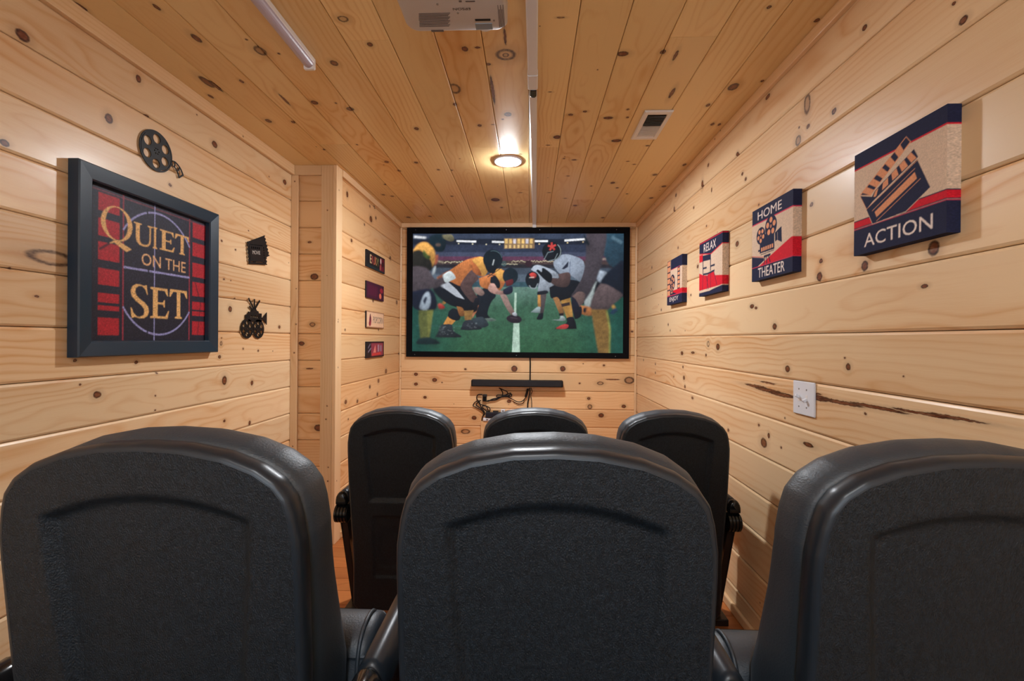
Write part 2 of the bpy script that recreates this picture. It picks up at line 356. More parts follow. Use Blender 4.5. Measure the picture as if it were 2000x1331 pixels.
# ---------------------------------------------------------------- boards
def board_mesh(L, W, T=0.018, bev=0.0075, dep=0.006, gap=0.001, cuts=()):
    """length along x, width along y, face at z = 0, edges bevelled towards the joint"""
    h = W / 2 - gap
    prof = [(-h, -T), (-h, -dep), (-h + bev * 0.25, -dep * 0.55), (-h + bev, 0), (h - bev, 0), (h - bev * 0.25, -dep * 0.55), (h, -dep), (h, -T)]
    bm = bmesh.new(); e = 0.0004
    X = [-L / 2 + e] + list(cuts) + [L / 2 - e]
    S = [[bm.verts.new((x, y, z)) for y, z in prof] for x in X]
    for k, (A, B) in enumerate(zip(S, S[1:])):
        for i in range(len(prof) - 1): bm.faces.new((A[i], A[i + 1], B[i + 1], B[i])).material_index = k
    bm.faces.new(S[0]); bm.faces.new(S[-1][::-1]).material_index = len(S) - 2
    bmesh.ops.recalc_face_normals(bm, faces=bm.faces)
    me = bpy.data.meshes.new('plank'); bm.to_mesh(me); bm.free()
    return me
def lay(parent, wall, tone, c, xdir, ydir, L, W, knots3=(), name='plank', **k):
    """one board: centre c on the face plane, x along the board, y across, z = out of the wall"""
    x = Vector(xdir); y = Vector(ydir); z = x.cross(y); c = Vector(c)
    loc = []
    for (p, r, a, h) in knots3:
        d = Vector(p) - c; lx, ly = d.dot(x), d.dot(y)
        if abs(lx) <= L / 2 + .01 and abs(ly) <= W / 2 + r * 0.5: loc.append((lx, ly, r, a, h))
    # far smaller pin knots the photograph scatters over every board
    if wall != 'floor':
        for _ in range(int(L * 1.2)):
            if random.random() < 0.35: loc.append((random.uniform(-L / 2, L / 2), random.uniform(-W / 2 + .02, W / 2 - .02), random.uniform(.0022, .004), 1.3, 0))
    else:
        if random.random() < .4: loc.append((random.uniform(-L / 2, L / 2), random.uniform(-W / 2 + .02, W / 2 - .02), random.uniform(.005, .011), 1.4, 0))
    loc.sort(); cuts = []; grp = [[]]      # a board with many knots is shaded in lengths, all with the same grain
    for kn in loc:
        if len(grp[-1]) >= 7 and kn[0] - grp[-1][-1][0] > .004: cuts.append((kn[0] + grp[-1][-1][0]) / 2); grp.append([])
        grp[-1].append(kn)
    ends = [-9] + cuts + [9]; grain = grain_pick(tone)
    mats = [pine('pine_board', tone, [q for q in loc if a - 3.2 * q[2] * q[3] < q[0] < b + 3.2 * q[2] * q[3]], grain=grain) for a, b in zip(ends, ends[1:])]
    me = board_mesh(L, W, cuts=cuts, **k)
    o = link(name, me, mats, parent)
    o.matrix_basis = Matrix(((x.x, y.x, z.x, c.x), (x.y, y.y, z.y, c.y), (x.z, y.z, z.z, c.z), (0, 0, 0, 1)))
    return o
def quad(name, pts, mat, kind='structure', parent=None):
    bm = bmesh.new(); bm.faces.new([bm.verts.new(p) for p in pts])
    me = bpy.data.meshes.new(name); bm.to_mesh(me); bm.free()
    return link(name, me, mat, parent, kind=kind)
def slab(name, x0, x1, y0, y1, z0, z1, mat):
    return boxo(name, x0, x1, y0, y1, z0, z1, mat, kind='structure')
BK = 0.016   # backing sits this far behind the board faces
def courses(z0, pitch, lo, hi):
    k = math.floor((lo - z0) / pitch); out = []
    while True:
        a, b = max(lo, z0 + k * pitch), min(hi, z0 + (k + 1) * pitch)
        if a >= hi - 1e-6: break
        if b - a > 0.012: out.append((a, b))
        k += 1
    return out
# right wall
wr = slab('wall_right', XR + BK, XR + 0.08, YR, YB + 0.08, 0, H + 0.05, MAT_VOID)
for a, b in courses(CAM_H + .030, .1745, 0, H):
    j = random.uniform(-1.2, 0.0)
    for y0, y1 in ((YR, j), (j, YB)):
        lay(wr, 'right', 'wall', (XR, (y0 + y1) / 2, (a + b) / 2), (0, -1, 0), (0, 0, 1), y1 - y0, b - a, KNOTS['right'])
# left wall
wl = slab('wall_left', XL - 0.08, XL - BK, YR, YA, 0, H + 0.05, MAT_VOID)
for a, b in courses(CAM_H + .027, .1700, 0, H):
    j = random.uniform(-1.2, 0.3)
    for y0, y1 in ((YR, j), (j, YA)):
        lay(wl, 'left', 'wall', (XL, (y0 + y1) / 2, (a + b) / 2), (0, 1, 0), (0, 0, 1), y1 - y0, b - a, KNOTS['left'])
# short face where the room steps in
wa = slab('wall_alcove', XL - 0.08, XA - 0.02, YA + BK, YA + 0.06, 0, H + 0.05, MAT_VOID)
for a, b in courses(CAM_H + .027, .1700, 0, H):
    lay(wa, 'alcove', 'back', ((XL + XA) / 2, YA, (a + b) / 2), (1, 0, 0), (0, 0, 1), XA - XL, b - a, KNOTS['alcove'])
# returned left wall beside the screen
wq = slab('wall_left_return', XA - 0.08, XA - BK, YA + 0.07, YB + 0.08, 0, H + 0.05, MAT_VOID)
for a, b in courses(CAM_H + .027, .1700, 0, H):
    lay(wq, 'ret', 'back', (XA, (YA + YB) / 2 + 0.003, (a + b) / 2), (0, 1, 0), (0, 0, 1), YB - YA - 0.006, b - a, KNOTS['ret'])
# back wall
wb = slab('wall_back', XA - 0.08, XR + 0.08, YB + BK, YB + 0.08, 0, H + 0.05, MAT_VOID)
for a, b in courses(CAM_H + .027, .1700, 0, H):
    lay(wb, 'back', 'back', ((XR + XA) / 2, YB, (a + b) / 2), (1, 0, 0), (0, 0, 1), XR - XA, b - a, KNOTS['back'])
# wall behind the camera
DX0, DX1, DZ0, DZ = -1.25, 0.75, 0.95, 2.15      # wide opening added behind the camera to let world light in as fill
we = slab('wall_rear', XL - 0.08, DX0, YR - 0.08, YR - BK, 0, H + 0.05, MAT_VOID)
boxo('wall_panel', DX1, XR + 0.08, YR - 0.08, YR - BK, 0, H + 0.05, MAT_VOID, we); boxo('wall_panel', DX0, DX1, YR - 0.08, YR - BK, DZ, H + 0.05, MAT_VOID, we)
boxo('wall_panel', DX0, DX1, YR - 0.08, YR - BK, 0, DZ0, MAT_VOID, we)
for a, b in courses(CAM_H + .027, .1700, 0, H):
    for x0, x1 in (((XL, DX0), (DX1, XR)) if (b <= DZ and a >= DZ0 - .1) else ((XL, XR),)):
        lay(we, 'rear', 'wall', ((x0 + x1) / 2, YR, (a + b) / 2), (-1, 0, 0), (0, 0, 1), x1 - x0, b - a)
# ceiling: boards run away from the camera
ce = slab('ceiling', XL - 0.08, XR + 0.08, YR - 0.08, YB + 0.08, H + BK, H + 0.06, MAT_VOID)
BUTT = [(760, 78), (655, 282), (953, 288), (1070, 288), (1142, 390), (1350, 72), (1290, 395)]
butts = [on(px, py, 2, H) for px, py in BUTT]
xs = courses(-.012, .17, XL, XR)
for a, b in xs:
    cuts = [YR] + sorted([q[1] for q in butts if a < q[0] < b]) + [YB]
    if len(cuts) == 2 or cuts[1] > 1.2: cuts = [YR, random.uniform(-1.2, 0.6)] + cuts[1:]
    for y0, y1 in zip(cuts, cuts[1:]):
        yb = YB
        if b <= XA + 0.02 and y1 == YB: y1 = YA
        lay(ce, 'ceil', 'ceil', ((a + b) / 2, (y0 + y1) / 2, H), (0, 1, 0), (1, 0, 0), y1 - y0, b - a, KNOTS['ceil'], bev=0.003, dep=0.003)
# floor boards run across the room
fl = slab('floor', XL - 0.08, XR + 0.08, YR - 0.08, YB + 0.08, -0.08, -BK, MAT_VOID)
for a, b in courses(2.56, .118, 1.2, YB):
    j = random.choice((-0.75, -0.2, 0.3, 0.7)); lo = XL if b < YA + .05 else XA
    for x0, x1 in ((lo, j), (j, XR)):
        lay(fl, 'floor', 'floor', ((x0 + x1) / 2, (a + b) / 2, 0), (1, 0, 0), (0, 1, 0), x1 - x0, b - a, bev=0.0015, dep=0.0015)
RISE = 0.155
MAT_CARPET = plain('dark_carpet', (0.03, 0.03, 0.034), 0.95, spec=0.1, bump=(300, 0.8, 0.003))
slab('platform', XL, XR - .02, YR, 1.354, -BK, RISE, MAT_CARPET)

# ---------------------------------------------------------------- trims
TR = [0]
def trim(x0, x1, y0, y1, z0, z1, axis, bev=0.003, name=None):
    """a pine moulding; axis = the direction it runs (0 x, 1 y, 2 z)"""
    TR[0] += 1
    c = Vector(((x0 + x1) / 2, (y0 + y1) / 2, (z0 + z1) / 2))
    bm = box(bmesh.new(), x0 - c.x, x1 - c.x, y0 - c.y, y1 - c.y, z0 - c.z, z1 - c.z, bev, 2)
    L = (x1 - x0, y1 - y0, z1 - z0)[axis]
    kn = [(random.uniform(-L / 2, L / 2), random.uniform(-.01, .01), random.uniform(.0025, .005), 1, 0) for _ in range(min(7, int(L * 3)))]
    return obj(name or 'trim_%d' % TR[0], bm, pine('pine_trim', 'trim', kn, cathedral=False, axis=axis), loc=c, kind='structure')
trim(XL, XL + .022, YR, YA, H - .062, H, 1)                 # left wall, under the ceiling
trim(XL + .022, XA - .088, YA - .020, YA, H - .062, H, 0)   # alcove top
trim(XL, XL + .045, YA - .018, YA, 0, H - .062, 2)          # left corner upright
trim(XA - .088, XA - .012, YA - .022, YA, 0, H, 2)          # face casing of the outside corner
trim(XA - .012, XA + .012, YA - .022, YA + .066, 0, H, 2)   # its side casing
trim(XA, XA + .018, YA + .066, YB, H - .045, H, 1)          # returned wall top
trim(XA, XA + .020, YB - .020, YB, 0, H - .040, 2, .008)    # back left corner bead
trim(XR - .022, XR, YB - .020, YB, 0, H - .040, 2, .008)    # back right corner bead
trim(XA, XR, YB - .020, YB, H - .040, H, 0)                 # back wall top
trim(XR - .020, XR, YR, YB - .020, H - .045, H, 1)          # right wall top
trim(XR - .018, XR, 1.36, YB - .020, 0, .045, 1, .006)      # right base
trim(XA, XA + .018, YA + .066, YB - .020, 0, .045, 1, .006) # return base
trim(XA + .018, XR - .018, YB - .018, YB, 0, .045, 0, .006)

# ---------------------------------------------------------------- printed pictures: colours rasterised onto a fine vertex grid
class Pic:
    def __init__(s, w, h, nx, ny, base):
        s.w, s.h, s.nx, s.ny = w, h, nx, ny; s.ss = 2
        s.a = np.ones((ny * 2, nx * 2, 3)) * np.array(base)
        X, Y = np.meshgrid((np.arange(nx * 2) + .5) / (nx * 2) * w, (np.arange(ny * 2) + .5) / (ny * 2) * h); s.X, s.Y = X, Y
    def mask(s, pts):
        P = np.array(pts, float); x0, y0 = P.min(0); x1, y1 = P.max(0)
        i0, i1 = max(0, int(x0 / s.w * s.nx * 2) - 1), min(s.nx * 2, int(x1 / s.w * s.nx * 2) + 2)
        j0, j1 = max(0, int(y0 / s.h * s.ny * 2) - 1), min(s.ny * 2, int(y1 / s.h * s.ny * 2) + 2)
        if i1 <= i0 or j1 <= j0: return None
        X, Y = s.X[j0:j1, i0:i1], s.Y[j0:j1, i0:i1]; ins = np.zeros(X.shape, bool); q = P[-1]
        for p in P:
            if p[1] != q[1]:
                c = ((p[1] > Y) != (q[1] > Y)) & (X < (q[0] - p[0]) * (Y - p[1]) / (q[1] - p[1]) + p[0]); ins ^= c
            q = p
        return (slice(j0, j1), slice(i0, i1)), ins
    def poly(s, pts, col, al=1.0, holes=()):
        m = s.mask(pts)
        if m is None: return
        sl, ins = m
        for h in holes:
            mm = s.mask(h)
            if mm is None: continue
            full = np.zeros(s.a.shape[:2], bool); full[mm[0]] = mm[1]; ins = ins & ~full[sl]
        a = s.a[sl]; a[ins] = a[ins] * (1 - al) + np.array(col) * al
    def smooth(s, pts, col, al=1.0):
        s.poly([(p.x, p.y) for p in catmull([(x, y, 0) for x, y in list(pts) + [pts[0]]], 5)][:-1], col, al)
    def ell(s, cx, cy, rx, ry, col, al=1.0, rot=0):
        c, n = math.cos(rot), math.sin(rot)
        s.poly([(cx + rx * math.cos(t) * c - ry * math.sin(t) * n, cy + rx * math.cos(t) * n + ry * math.sin(t) * c) for t in np.linspace(0, 2 * math.pi, 33)[:-1]], col, al)
    def line(s, pts, wd, col, al=1.0):
        for a, b in zip(pts, pts[1:]):
            dx, dy = b[0] - a[0], b[1] - a[1]; L = math.hypot(dx, dy) or 1; nx, ny = -dy / L * wd / 2, dx / L * wd / 2
            s.poly([(a[0] + nx, a[1] + ny), (b[0] + nx, b[1] + ny), (b[0] - nx, b[1] - ny), (a[0] - nx, a[1] - ny)], col, al)
    def rect(s, x0, y0, x1, y1, col, al=1.0): s.poly([(x0, y0), (x1, y0), (x1, y1), (x0, y1)], col, al)
    def arc(s, cx, cy, rx, ry, t0, t1, wd, col): s.line([(cx + rx * math.cos(t), cy + ry * math.sin(t)) for t in np.linspace(t0, t1, 40)], wd, col)
    def text(s, txt, x, y, w, h, col, rot=0.0):
        """sans letters fitted into the box whose lower left corner is x, y"""
        T, (bx, by, bw, bh) = text_tris(txt); c, n = math.cos(rot), math.sin(rot)
        for t in T:
            P = [((p[0] - bx) / bw * w, (p[1] - by) / bh * h) for p in t]
            s.poly([(x + p[0] * c - p[1] * n, y + p[0] * n + p[1] * c) for p in P], col)
    def glyph(s, contours, x, y, w, h, col):
        P = [[(x + px * w, y + py * h) for px, py in c] for c in contours]
        s.poly(P[0], col, holes=P[1:])
    def blur(s, k, region=None):
        a = s.a if region is None else s.a[region]
        for ax in (0, 1):
            pad = [(0, 0)] * 3; pad[ax] = (k, k); b = np.pad(a, pad, 'edge'); cs = np.zeros_like(a); n = 0
            for d in range(2 * k + 1):
                wgt = 1 - abs(d - k) / (k + 1); sl = [slice(None)] * 3; sl[ax] = slice(d, d + a.shape[ax]); cs += b[tuple(sl)] * wgt; n += wgt
            a = cs / n
        if region is None: s.a = a
        else: s.a[region] = a
    def speckle(s, amt, coarse=1):
        ny, nx = s.a.shape[:2]; n = rng.normal(0, amt, (ny // coarse + 1, nx // coarse + 1, 1)); n = np.repeat(np.repeat(n, coarse, 0), coarse, 1)[:ny, :nx]
        s.a = np.clip(s.a * (1 + n) + np.abs(n) * 0.012, 0, 1)
    def cols(s):
        a = s.a.reshape(s.ny, 2, s.nx, 2, 3).mean((1, 3)); return a
def text_tris(txt, _c={}):
    if txt in _c: return _c[txt]
    cu = bpy.data.curves.new('t', 'FONT'); cu.body = txt; cu.resolution_u = 3
    o = bpy.data.objects.new('t', cu); C.objects.link(o); dg = bpy.context.evaluated_depsgraph_get(); dg.update()
    me = bpy.data.meshes.new_from_object(o.evaluated_get(dg)); me.calc_loop_triangles()
    V = [(v.co.x, v.co.y) for v in me.vertices]; T = [[V[i] for i in t.vertices] for t in me.loop_triangles]
    xs_ = [v[0] for v in V]; ys_ = [v[1] for v in V]; bb = (min(xs_), min(ys_), max(xs_) - min(xs_), max(ys_) - min(ys_))
    bpy.data.objects.remove(o); bpy.data.meshes.remove(me); bpy.data.curves.remove(cu)
    _c[txt] = (T, bb); return _c[txt]
def attr_mat(name, rough=0.6, emit=0.0, spec=0.4, bump=True):
    m, nt, b = new_mat(name); a = nt.nodes.new('ShaderNodeAttribute'); a.attribute_name = 'print'
    if emit:
        nt.links.new(a.outputs['Color'], b.inputs['Emission Color']); b.inputs['Emission Strength'].default_value = emit
        b.inputs['Base Color'].default_value = (0.01, 0.01, 0.01, 1)
    else:
        nt.links.new(a.outputs['Color'], b.inputs['Base Color'])
    b.inputs['Roughness'].default_value = rough; b.inputs['Specular IOR Level'].default_value = spec
    if bump:
        tc = nt.nodes.new('ShaderNodeTexCoord'); n = nt.nodes.new('ShaderNodeTexNoise'); n.inputs['Scale'].default_value = 500
        bp = nt.nodes.new('ShaderNodeBump'); bp.inputs['Strength'].default_value = .3; bp.inputs['Distance'].default_value = .0006
        nt.links.new(tc.outputs['Object'], n.inputs['Vector']); nt.links.new(n.outputs[0], bp.inputs['Height']); nt.links.new(bp.outputs[0], b.inputs['Normal'])
    return m
def pic_obj(name, pic, o3, ux, uy, mat, parent=None, label=None):
    """grid sheet: o3 = lower left corner, ux right, uy up"""
    nx, ny = pic.nx, pic.ny; c = pic.cols()
    o3, ux, uy = np.array(o3, float), np.array(ux, float), np.array(uy, float)
    gx, gy = np.meshgrid(np.arange(nx + 1) / nx * pic.w, np.arange(ny + 1) / ny * pic.h)
    V = o3 + gx[..., None] * ux + gy[..., None] * uy
    i = np.arange(nx * ny); r, q = i // nx, i % nx; a = r * (nx + 1) + q
    Fc = np.stack([a, a + 1, a + nx + 2, a + nx + 1], 1)
    me = bpy.data.meshes.new(name); me.from_pydata(V.reshape(-1, 3).tolist(), [], Fc.tolist())
    at = me.color_attributes.new('print', 'FLOAT_COLOR', 'POINT')
    pc = np.pad(c, ((0, 1), (0, 1), (0, 0)), 'edge'); pc = (pc + np.pad(c, ((1, 0), (0, 1), (0, 0)), 'edge') + np.pad(c, ((0, 1), (1, 0), (0, 0)), 'edge') + np.pad(c, ((1, 0), (1, 0), (0, 0)), 'edge')) / 4
    rgba = np.ones(((nx + 1) * (ny + 1), 4), np.float32); rgba[:, :3] = pc.reshape(-1, 3)
    at.data.foreach_set('color', rgba.ravel())
    return link(name, me, mat, parent, label=label)
MAT_CANVAS = attr_mat('printed_canvas', 0.75, spec=.15)
MAT_PAPER = attr_mat('printed_poster', 0.5, spec=0.25)
MAT_SCREEN = attr_mat('projected_picture', 0.9, emit=1.0, spec=0.1, bump=False)
MAT_TIN = attr_mat('printed_wooden_sign', 0.5)
def wall_map(pic, X0, side, zlow, ox, oy, s, face):
    """crop coordinates of the photograph -> metres on the picture; side +1: right is +Y (left wall), -1: right is -Y, 0: back wall (right is +X)"""
    def L(cx, cy):
        p = on(ox + cx / s, oy + cy / s, 1 if side == 0 else 0, face)
        return ((p[0] - X0) if side == 0 else (p[1] - X0) * side, p[2] - zlow)
    return L
NAVY, BEIGE, RED, PEACH, OFFW = srgb(34, 38, 66), srgb(214, 188, 164), srgb(206, 30, 48), srgb(222, 152, 112), srgb(236, 222, 214)
PINK = srgb(205, 60, 90)
def canvas(label, Y0, z0, W, Hh, paint, nx=200, ny=200, dep=.032):
    """stretched canvas on the right wall; Y0 = its far edge"""
    t = thing('wall_canvas', label, 'wall art', (XR, Y0 - W / 2, z0 + Hh / 2), 'film themed canvases on the right wall')
    fx = XR - dep
    pic = Pic(W, Hh, nx, ny, BEIGE); paint(pic, fx, z0); c = pic.a.copy(); pic.speckle(.11, 2)
    boxo('canvas_block', .0006 - dep, -.001, -W / 2 + .0006, W / 2 - .0006, -Hh / 2 + .0006, Hh / 2 - .0006, MAT_BLACK, t)
    pic_obj('print', pic, (-dep, W / 2, -Hh / 2), (0, -1, 0), (0, 0, 1), MAT_CANVAS, t)
    sp = Pic(dep, Hh, 12, ny, BEIGE); sp.a = np.repeat(c[:, -3:-2], 24, 1); sp.speckle(.2, 2)
    pic_obj('side_wrap', sp, (-dep, -W / 2, -Hh / 2), (1, 0, 0), (0, 0, 1), MAT_CANVAS, t)
    sp = Pic(W, dep, nx, 12, BEIGE); sp.a = np.repeat(c[2:3], 24, 0)
    pic_obj('bottom_wrap', sp, (0, W / 2, -Hh / 2), (0, -1, 0), (-1, 0, 0), MAT_CANVAS, t)
    return t
def reel_art(p, c, r, ring, hole, n=5, hub=.16, rot=.3):
    p.ell(c[0], c[1], r, r, ring)
    for i in range(n):
        a = rot + 2 * math.pi * i / n; p.ell(c[0] + r * .58 * math.cos(a), c[1] + r * .58 * math.sin(a), r * .25, r * .25, hole)
    p.ell(c[0], c[1], r * hub, r * hub, hole, .6)
def paint_action(p, fx, z0):
    W, h = p.w, p.h; L = wall_map(p, 1.402, -1, z0, 1650, 190, 4.033, fx); q = lambda *a: [L(*t) for t in a]
    p.rect(0, h * .855, W, h, NAVY); p.rect(0, h * .842, W, h * .855, RED)
    p.rect(0, h * .27, W, h * .335, RED); p.rect(0, h * .332, W, h * .342, NAVY)
    p.rect(0, 0, W, h * .26, NAVY); p.rect(0, h * .252, W, h * .260, PINK); p.rect(0, h * .262, W, h * .27, NAVY)
    p.poly(q((165, 880), (570, 485), (678, 708), (480, 905), (217, 1003)), BEIGE)
    p.poly(q((170, 885), (570, 490), (673, 708), (478, 900), (219, 998)), NAVY)
    p.poly(q((235, 905), (550, 590), (568, 640), (250, 945)), PEACH)
    p.line(q((215, 897), (553, 560)), .0016, PEACH); p.line(q((248, 977), (597, 640)), .0016, PEACH)
    p.poly(q((118, 772), (483, 308), (523, 350), (202, 776)), PEACH); p.poly(q((124, 772), (483, 316), (514, 350), (200, 770)), NAVY)
    def stick(a, b, c, d, iv, sl):
        f = lambda u, v: (a[0] * (1 - u) * (1 - v) + b[0] * u * (1 - v) + c[0] * u * v + d[0] * (1 - u) * v, a[1] * (1 - u) * (1 - v) + b[1] * u * (1 - v) + c[1] * u * v + d[1] * (1 - u) * v)
        for u0, u1 in iv: p.poly(q(f(u0, .0), f(u1, .0), f(u1 + sl, 1), f(u0 + sl, 1)), PEACH)
    stick((128, 768), (478, 318), (512, 352), (202, 768), [(.03, .13), (.18, .28), (.35, .47), (.54, .66), (.75, .88)], -.04)
    p.poly(q((236, 740), (545, 408), (578, 470), (178, 862)), NAVY)
    stick((240, 742), (543, 412), (572, 470), (200, 822), [(.0, .08), (.20, .33), (.42, .55), (.62, .75), (.82, .93)], .05)
    p.poly(q((122, 780), (248, 786), (172, 882)), NAVY); p.line(q((122, 782), (172, 884)), .0014, PEACH); p.line(q((170, 884), (578, 490)), .0014, PEACH)
    p.line(q((122, 776), (483, 312)), .0012, PEACH)
    a = L(152, 1192); b = L(692, 1020)
    p.text('ACTION', a[0], h * .06, b[0] - a[0], h * .125, OFFW)
def paint_home(p, fx, z0):
    W, h = p.w, p.h; L = wall_map(p, 2.028, -1, z0, 1450, 360, 6.342, fx); q = lambda *a: [L(*t) for t in a]
    p.rect(0, h * .795, W, h, NAVY); p.rect(0, h * .785, W, h * .800, PINK)
    p.poly(q((345, 885), (605, 650)) + [(W, L(605, 650)[1]), (W, h * .17), (L(190, 1050)[0], h * .17), L(190, 1035)], RED)
    p.poly([(0, L(140, 900)[1])] + q((268, 915), (268, 945), (165, 1045)) + [(0, h * .17)], NAVY)
    p.line([(0, L(140, 893)[1])] + q((275, 905)), .0025, RED)
    p.rect(0, 0, W, h * .19, NAVY); p.rect(0, h * .185, W, h * .195, PINK)
    for a, b in (((285, 880), (265, 1000)), ((300, 880), (300, 985)), ((318, 870), (345, 965))): p.line(q(a, b), .006, NAVY)
    p.poly(q((265, 885), (348, 855), (348, 882), (265, 912)), NAVY)
    p.poly(q((215, 700), (300, 600), (395, 560), (395, 800), (215, 862)), NAVY)
    p.poly(q((230, 790), (385, 725), (385, 780), (230, 838)), NAVY)
    for i in range(6):
        u = 232 + i * 26; p.poly(q((u, 792 - i * 10.5), (u + 18, 785 - i * 10.5), (u + 18, 830 - i * 10), (u, 838 - i * 10)), PEACH)
    p.line(q((225, 878), (392, 812)), .003, NAVY); p.line(q((195, 830), (215, 825)), .008, NAVY)
    p.poly(q((403, 600), (484, 518), (489, 716), (430, 690), (405, 712)), NAVY); p.line(q((434, 590), (436, 690)), .0015, BEIGE)
    reel_art(p, L(352, 520), .045, NAVY, PEACH); reel_art(p, L(228, 640), .036, NAVY, PEACH, 5, rot=.9)
    a = L(190, 465); b = L(487, 300); p.text('HOME', a[0], h * .835, b[0] - a[0], h * .115, OFFW)
    a = L(193, 1160); b = L(522, 1060); p.text('THEATER', a[0], h * .035, b[0] - a[0], h * .13, OFFW)
def paint_relax(p, fx, z0):
    W, h = p.w, p.h; L = wall_map(p, 2.647, -1, z0, 1290, 440, 7.829, fx); q = lambda *a: [L(*t) for t in a]
    p.poly([(0, h), (W, h), (W, L(920, 278)[1])] + q((772, 432)) + [(0, L(606, 438)[1])], NAVY)
    p.line([(W, L(920, 284)[1])] + q((772, 438)) + [(0, L(606, 443)[1])], .005, RED); p.rect(0, h * .975, W, h * .99, RED)
    p.poly([(0, L(606, 462)[1])] + q((650, 452), (650, 560)) + [(0, L(606, 575)[1])], RED)
    p.poly([(0, L(606, 738)[1])] + q((655, 768), (715, 772), (770, 705), (815, 700), (835, 765)) + [(W, L(920, 768)[1]), (W, h * .11), (0, h * .11)], RED)
    p.poly([(0, L(606, 1042)[1])] + q((745, 1005), (800, 975)) + [(W, L(920, 918)[1]), (W, 0), (0, 0)], NAVY)
    p.line([(0, L(606, 1036)[1])] + q((745, 998), (800, 968)) + [(W, L(920, 912)[1])], .004, BEIGE)
    p.poly(q((650, 468), (765, 440), (765, 528), (655, 556)), NAVY)
    for a in (((650, 468), (650, 752)), ((765, 440), (765, 700)), ((645, 666), (706, 650)), ((770, 626), (830, 604)), ((652, 756), (722, 742), (826, 690))): p.line(q(*a), .010, NAVY)
    for a in (((652, 760), (640, 1000)), ((695, 750), (735, 980)), ((722, 745), (712, 985)), ((768, 712), (764, 960)), ((815, 700), (862, 915)), ((655, 800), (650, 800))): p.line(q(*a), .0045, NAVY)
    a = L(662, 410); b = L(848, 330); p.text('RELAX', a[0], h * .79, b[0] - a[0], h * .145, OFFW)
def paint_enjoy(p, fx, z0):
    W, h = p.w, p.h; L = wall_map(p, 3.255, -1, z0, 1290, 440, 7.829, fx); q = lambda *a: [L(*t) for t in a]
    p.rect(L(158, 600)[0], h * .78, W, h, NAVY); p.line([(L(158, 600)[0], h * .775), (W, h * .775)], .004, PINK)
    x0, x1 = 0, L(152, 600)[0]
    def strip(a, b, y0, y1):
        p.rect(a, y0, b, y1, PEACH)
        n = 6
        for i in range(n + 1):
            yy = y0 + (y1 - y0) * i / n; p.rect(a, yy - .004, b, yy + .004, NAVY)
        p.line([(a, y0), (a, y1)], .005, NAVY); p.line([(b, y0), (b, y1)], .005, NAVY)
    strip(.003, x1, h * .2, h); strip(L(262, 620)[0], L(298, 620)[0], h * .22, h * .76)
    p.rect(x1, h * .2, W, h * .3, RED); p.poly([(x1, h * .3), (L(262, 960)[0], h * .2), (x1, h * .2)], NAVY)
    strip(L(298, 620)[0], W, h * .78, h * .78)
    reel_art(p, L(182, 880), .055, NAVY, PEACH, 5, rot=.5); reel_art(p, L(172, 1000), .03, NAVY, PEACH, 5)
    p.rect(0, 0, W, h * .19, NAVY); p.rect(0, h * .19, W, h * .205, PINK)
    a = L(138, 1180); b = L(272, 1100); p.text('ENJOY', a[0], h * .04, b[0] - a[0], h * .12, OFFW)
canvas('square canvas of a clapperboard over the word ACTION, nearest the camera', 1.402, CAM_H + .258, .303, .300, paint_action, 220, 220)
canvas('square canvas of a film camera between the words HOME and THEATER', 2.028, CAM_H + .260, .308, .306, paint_home, 200, 200)
canvas('square canvas of a folding chair under the word RELAX', 2.647, CAM_H + .254, .312, .304, paint_relax, 160, 160)
canvas('square canvas of a film reel over the word ENJOY, nearest the screen', 3.255, CAM_H + .250, .312, .306, paint_enjoy, 160, 160)

# ---------------------------------------------------------------- framed poster on the left wall
GI = [[(0, 0), (1, 0), (1, .05), (.75, .08), (.75, .92), (1, .95), (1, 1), (0, 1), (0, .95), (.25, .92), (.25, .08), (0, .05)]]
GU = [[(0, 1), (0, .95), (.1, .92), (.1, .35), (.15, .15), (.3, .03), (.5, 0), (.72, .03), (.86, .15), (.9, .35), (.9, .92), (1, .95), (1, 1), (.72, 1), (.72, .95), (.82, .92), (.82, .35), (.77, .17), (.65, .1), (.52, .08), (.4, .1), (.32, .2), (.3, .35), (.3, .92), (.4, .95), (.4, 1)]]
GE = [[(0, 0), (.92, 0), (1, .27), (.95, .27), (.8, .08), (.42, .07), (.38, .1), (.38, .47), (.65, .47), (.72, .38), (.76, .38), (.76, .62), (.72, .62), (.65, .53), (.38, .53), (.38, .92), (.75, .93), (.9, .76), (.94, .76), (.9, 1), (0, 1), (0, .95), (.14, .92), (.14, .08), (0, .05)]]
GT = [[(.3, 0), (.7, 0), (.7, .05), (.6, .08), (.6, .92), (.8, .92), (.95, .74), (1, .74), (.97, 1), (.03, 1), (0, .74), (.05, .74), (.2, .92), (.4, .92), (.4, .08), (.3, .05)]]
GS = [[(.9, .72), (.86, .72), (.78, .86), (.62, .95), (.45, .95), (.3, .88), (.27, .77), (.33, .66), (.5, .57), (.75, .47), (.92, .36), (.97, .22), (.9, .09), (.72, .01), (.48, 0), (.28, .03), (.1, .0), (.05, .3), (.09, .3), (.2, .14), (.36, .05), (.52, .05), (.68, .1), (.73, .2), (.7, .3), (.55, .4), (.3, .5), (.1, .63), (.05, .78), (.12, .91), (.3, .99), (.5, 1), (.68, .97), (.84, 1)]]
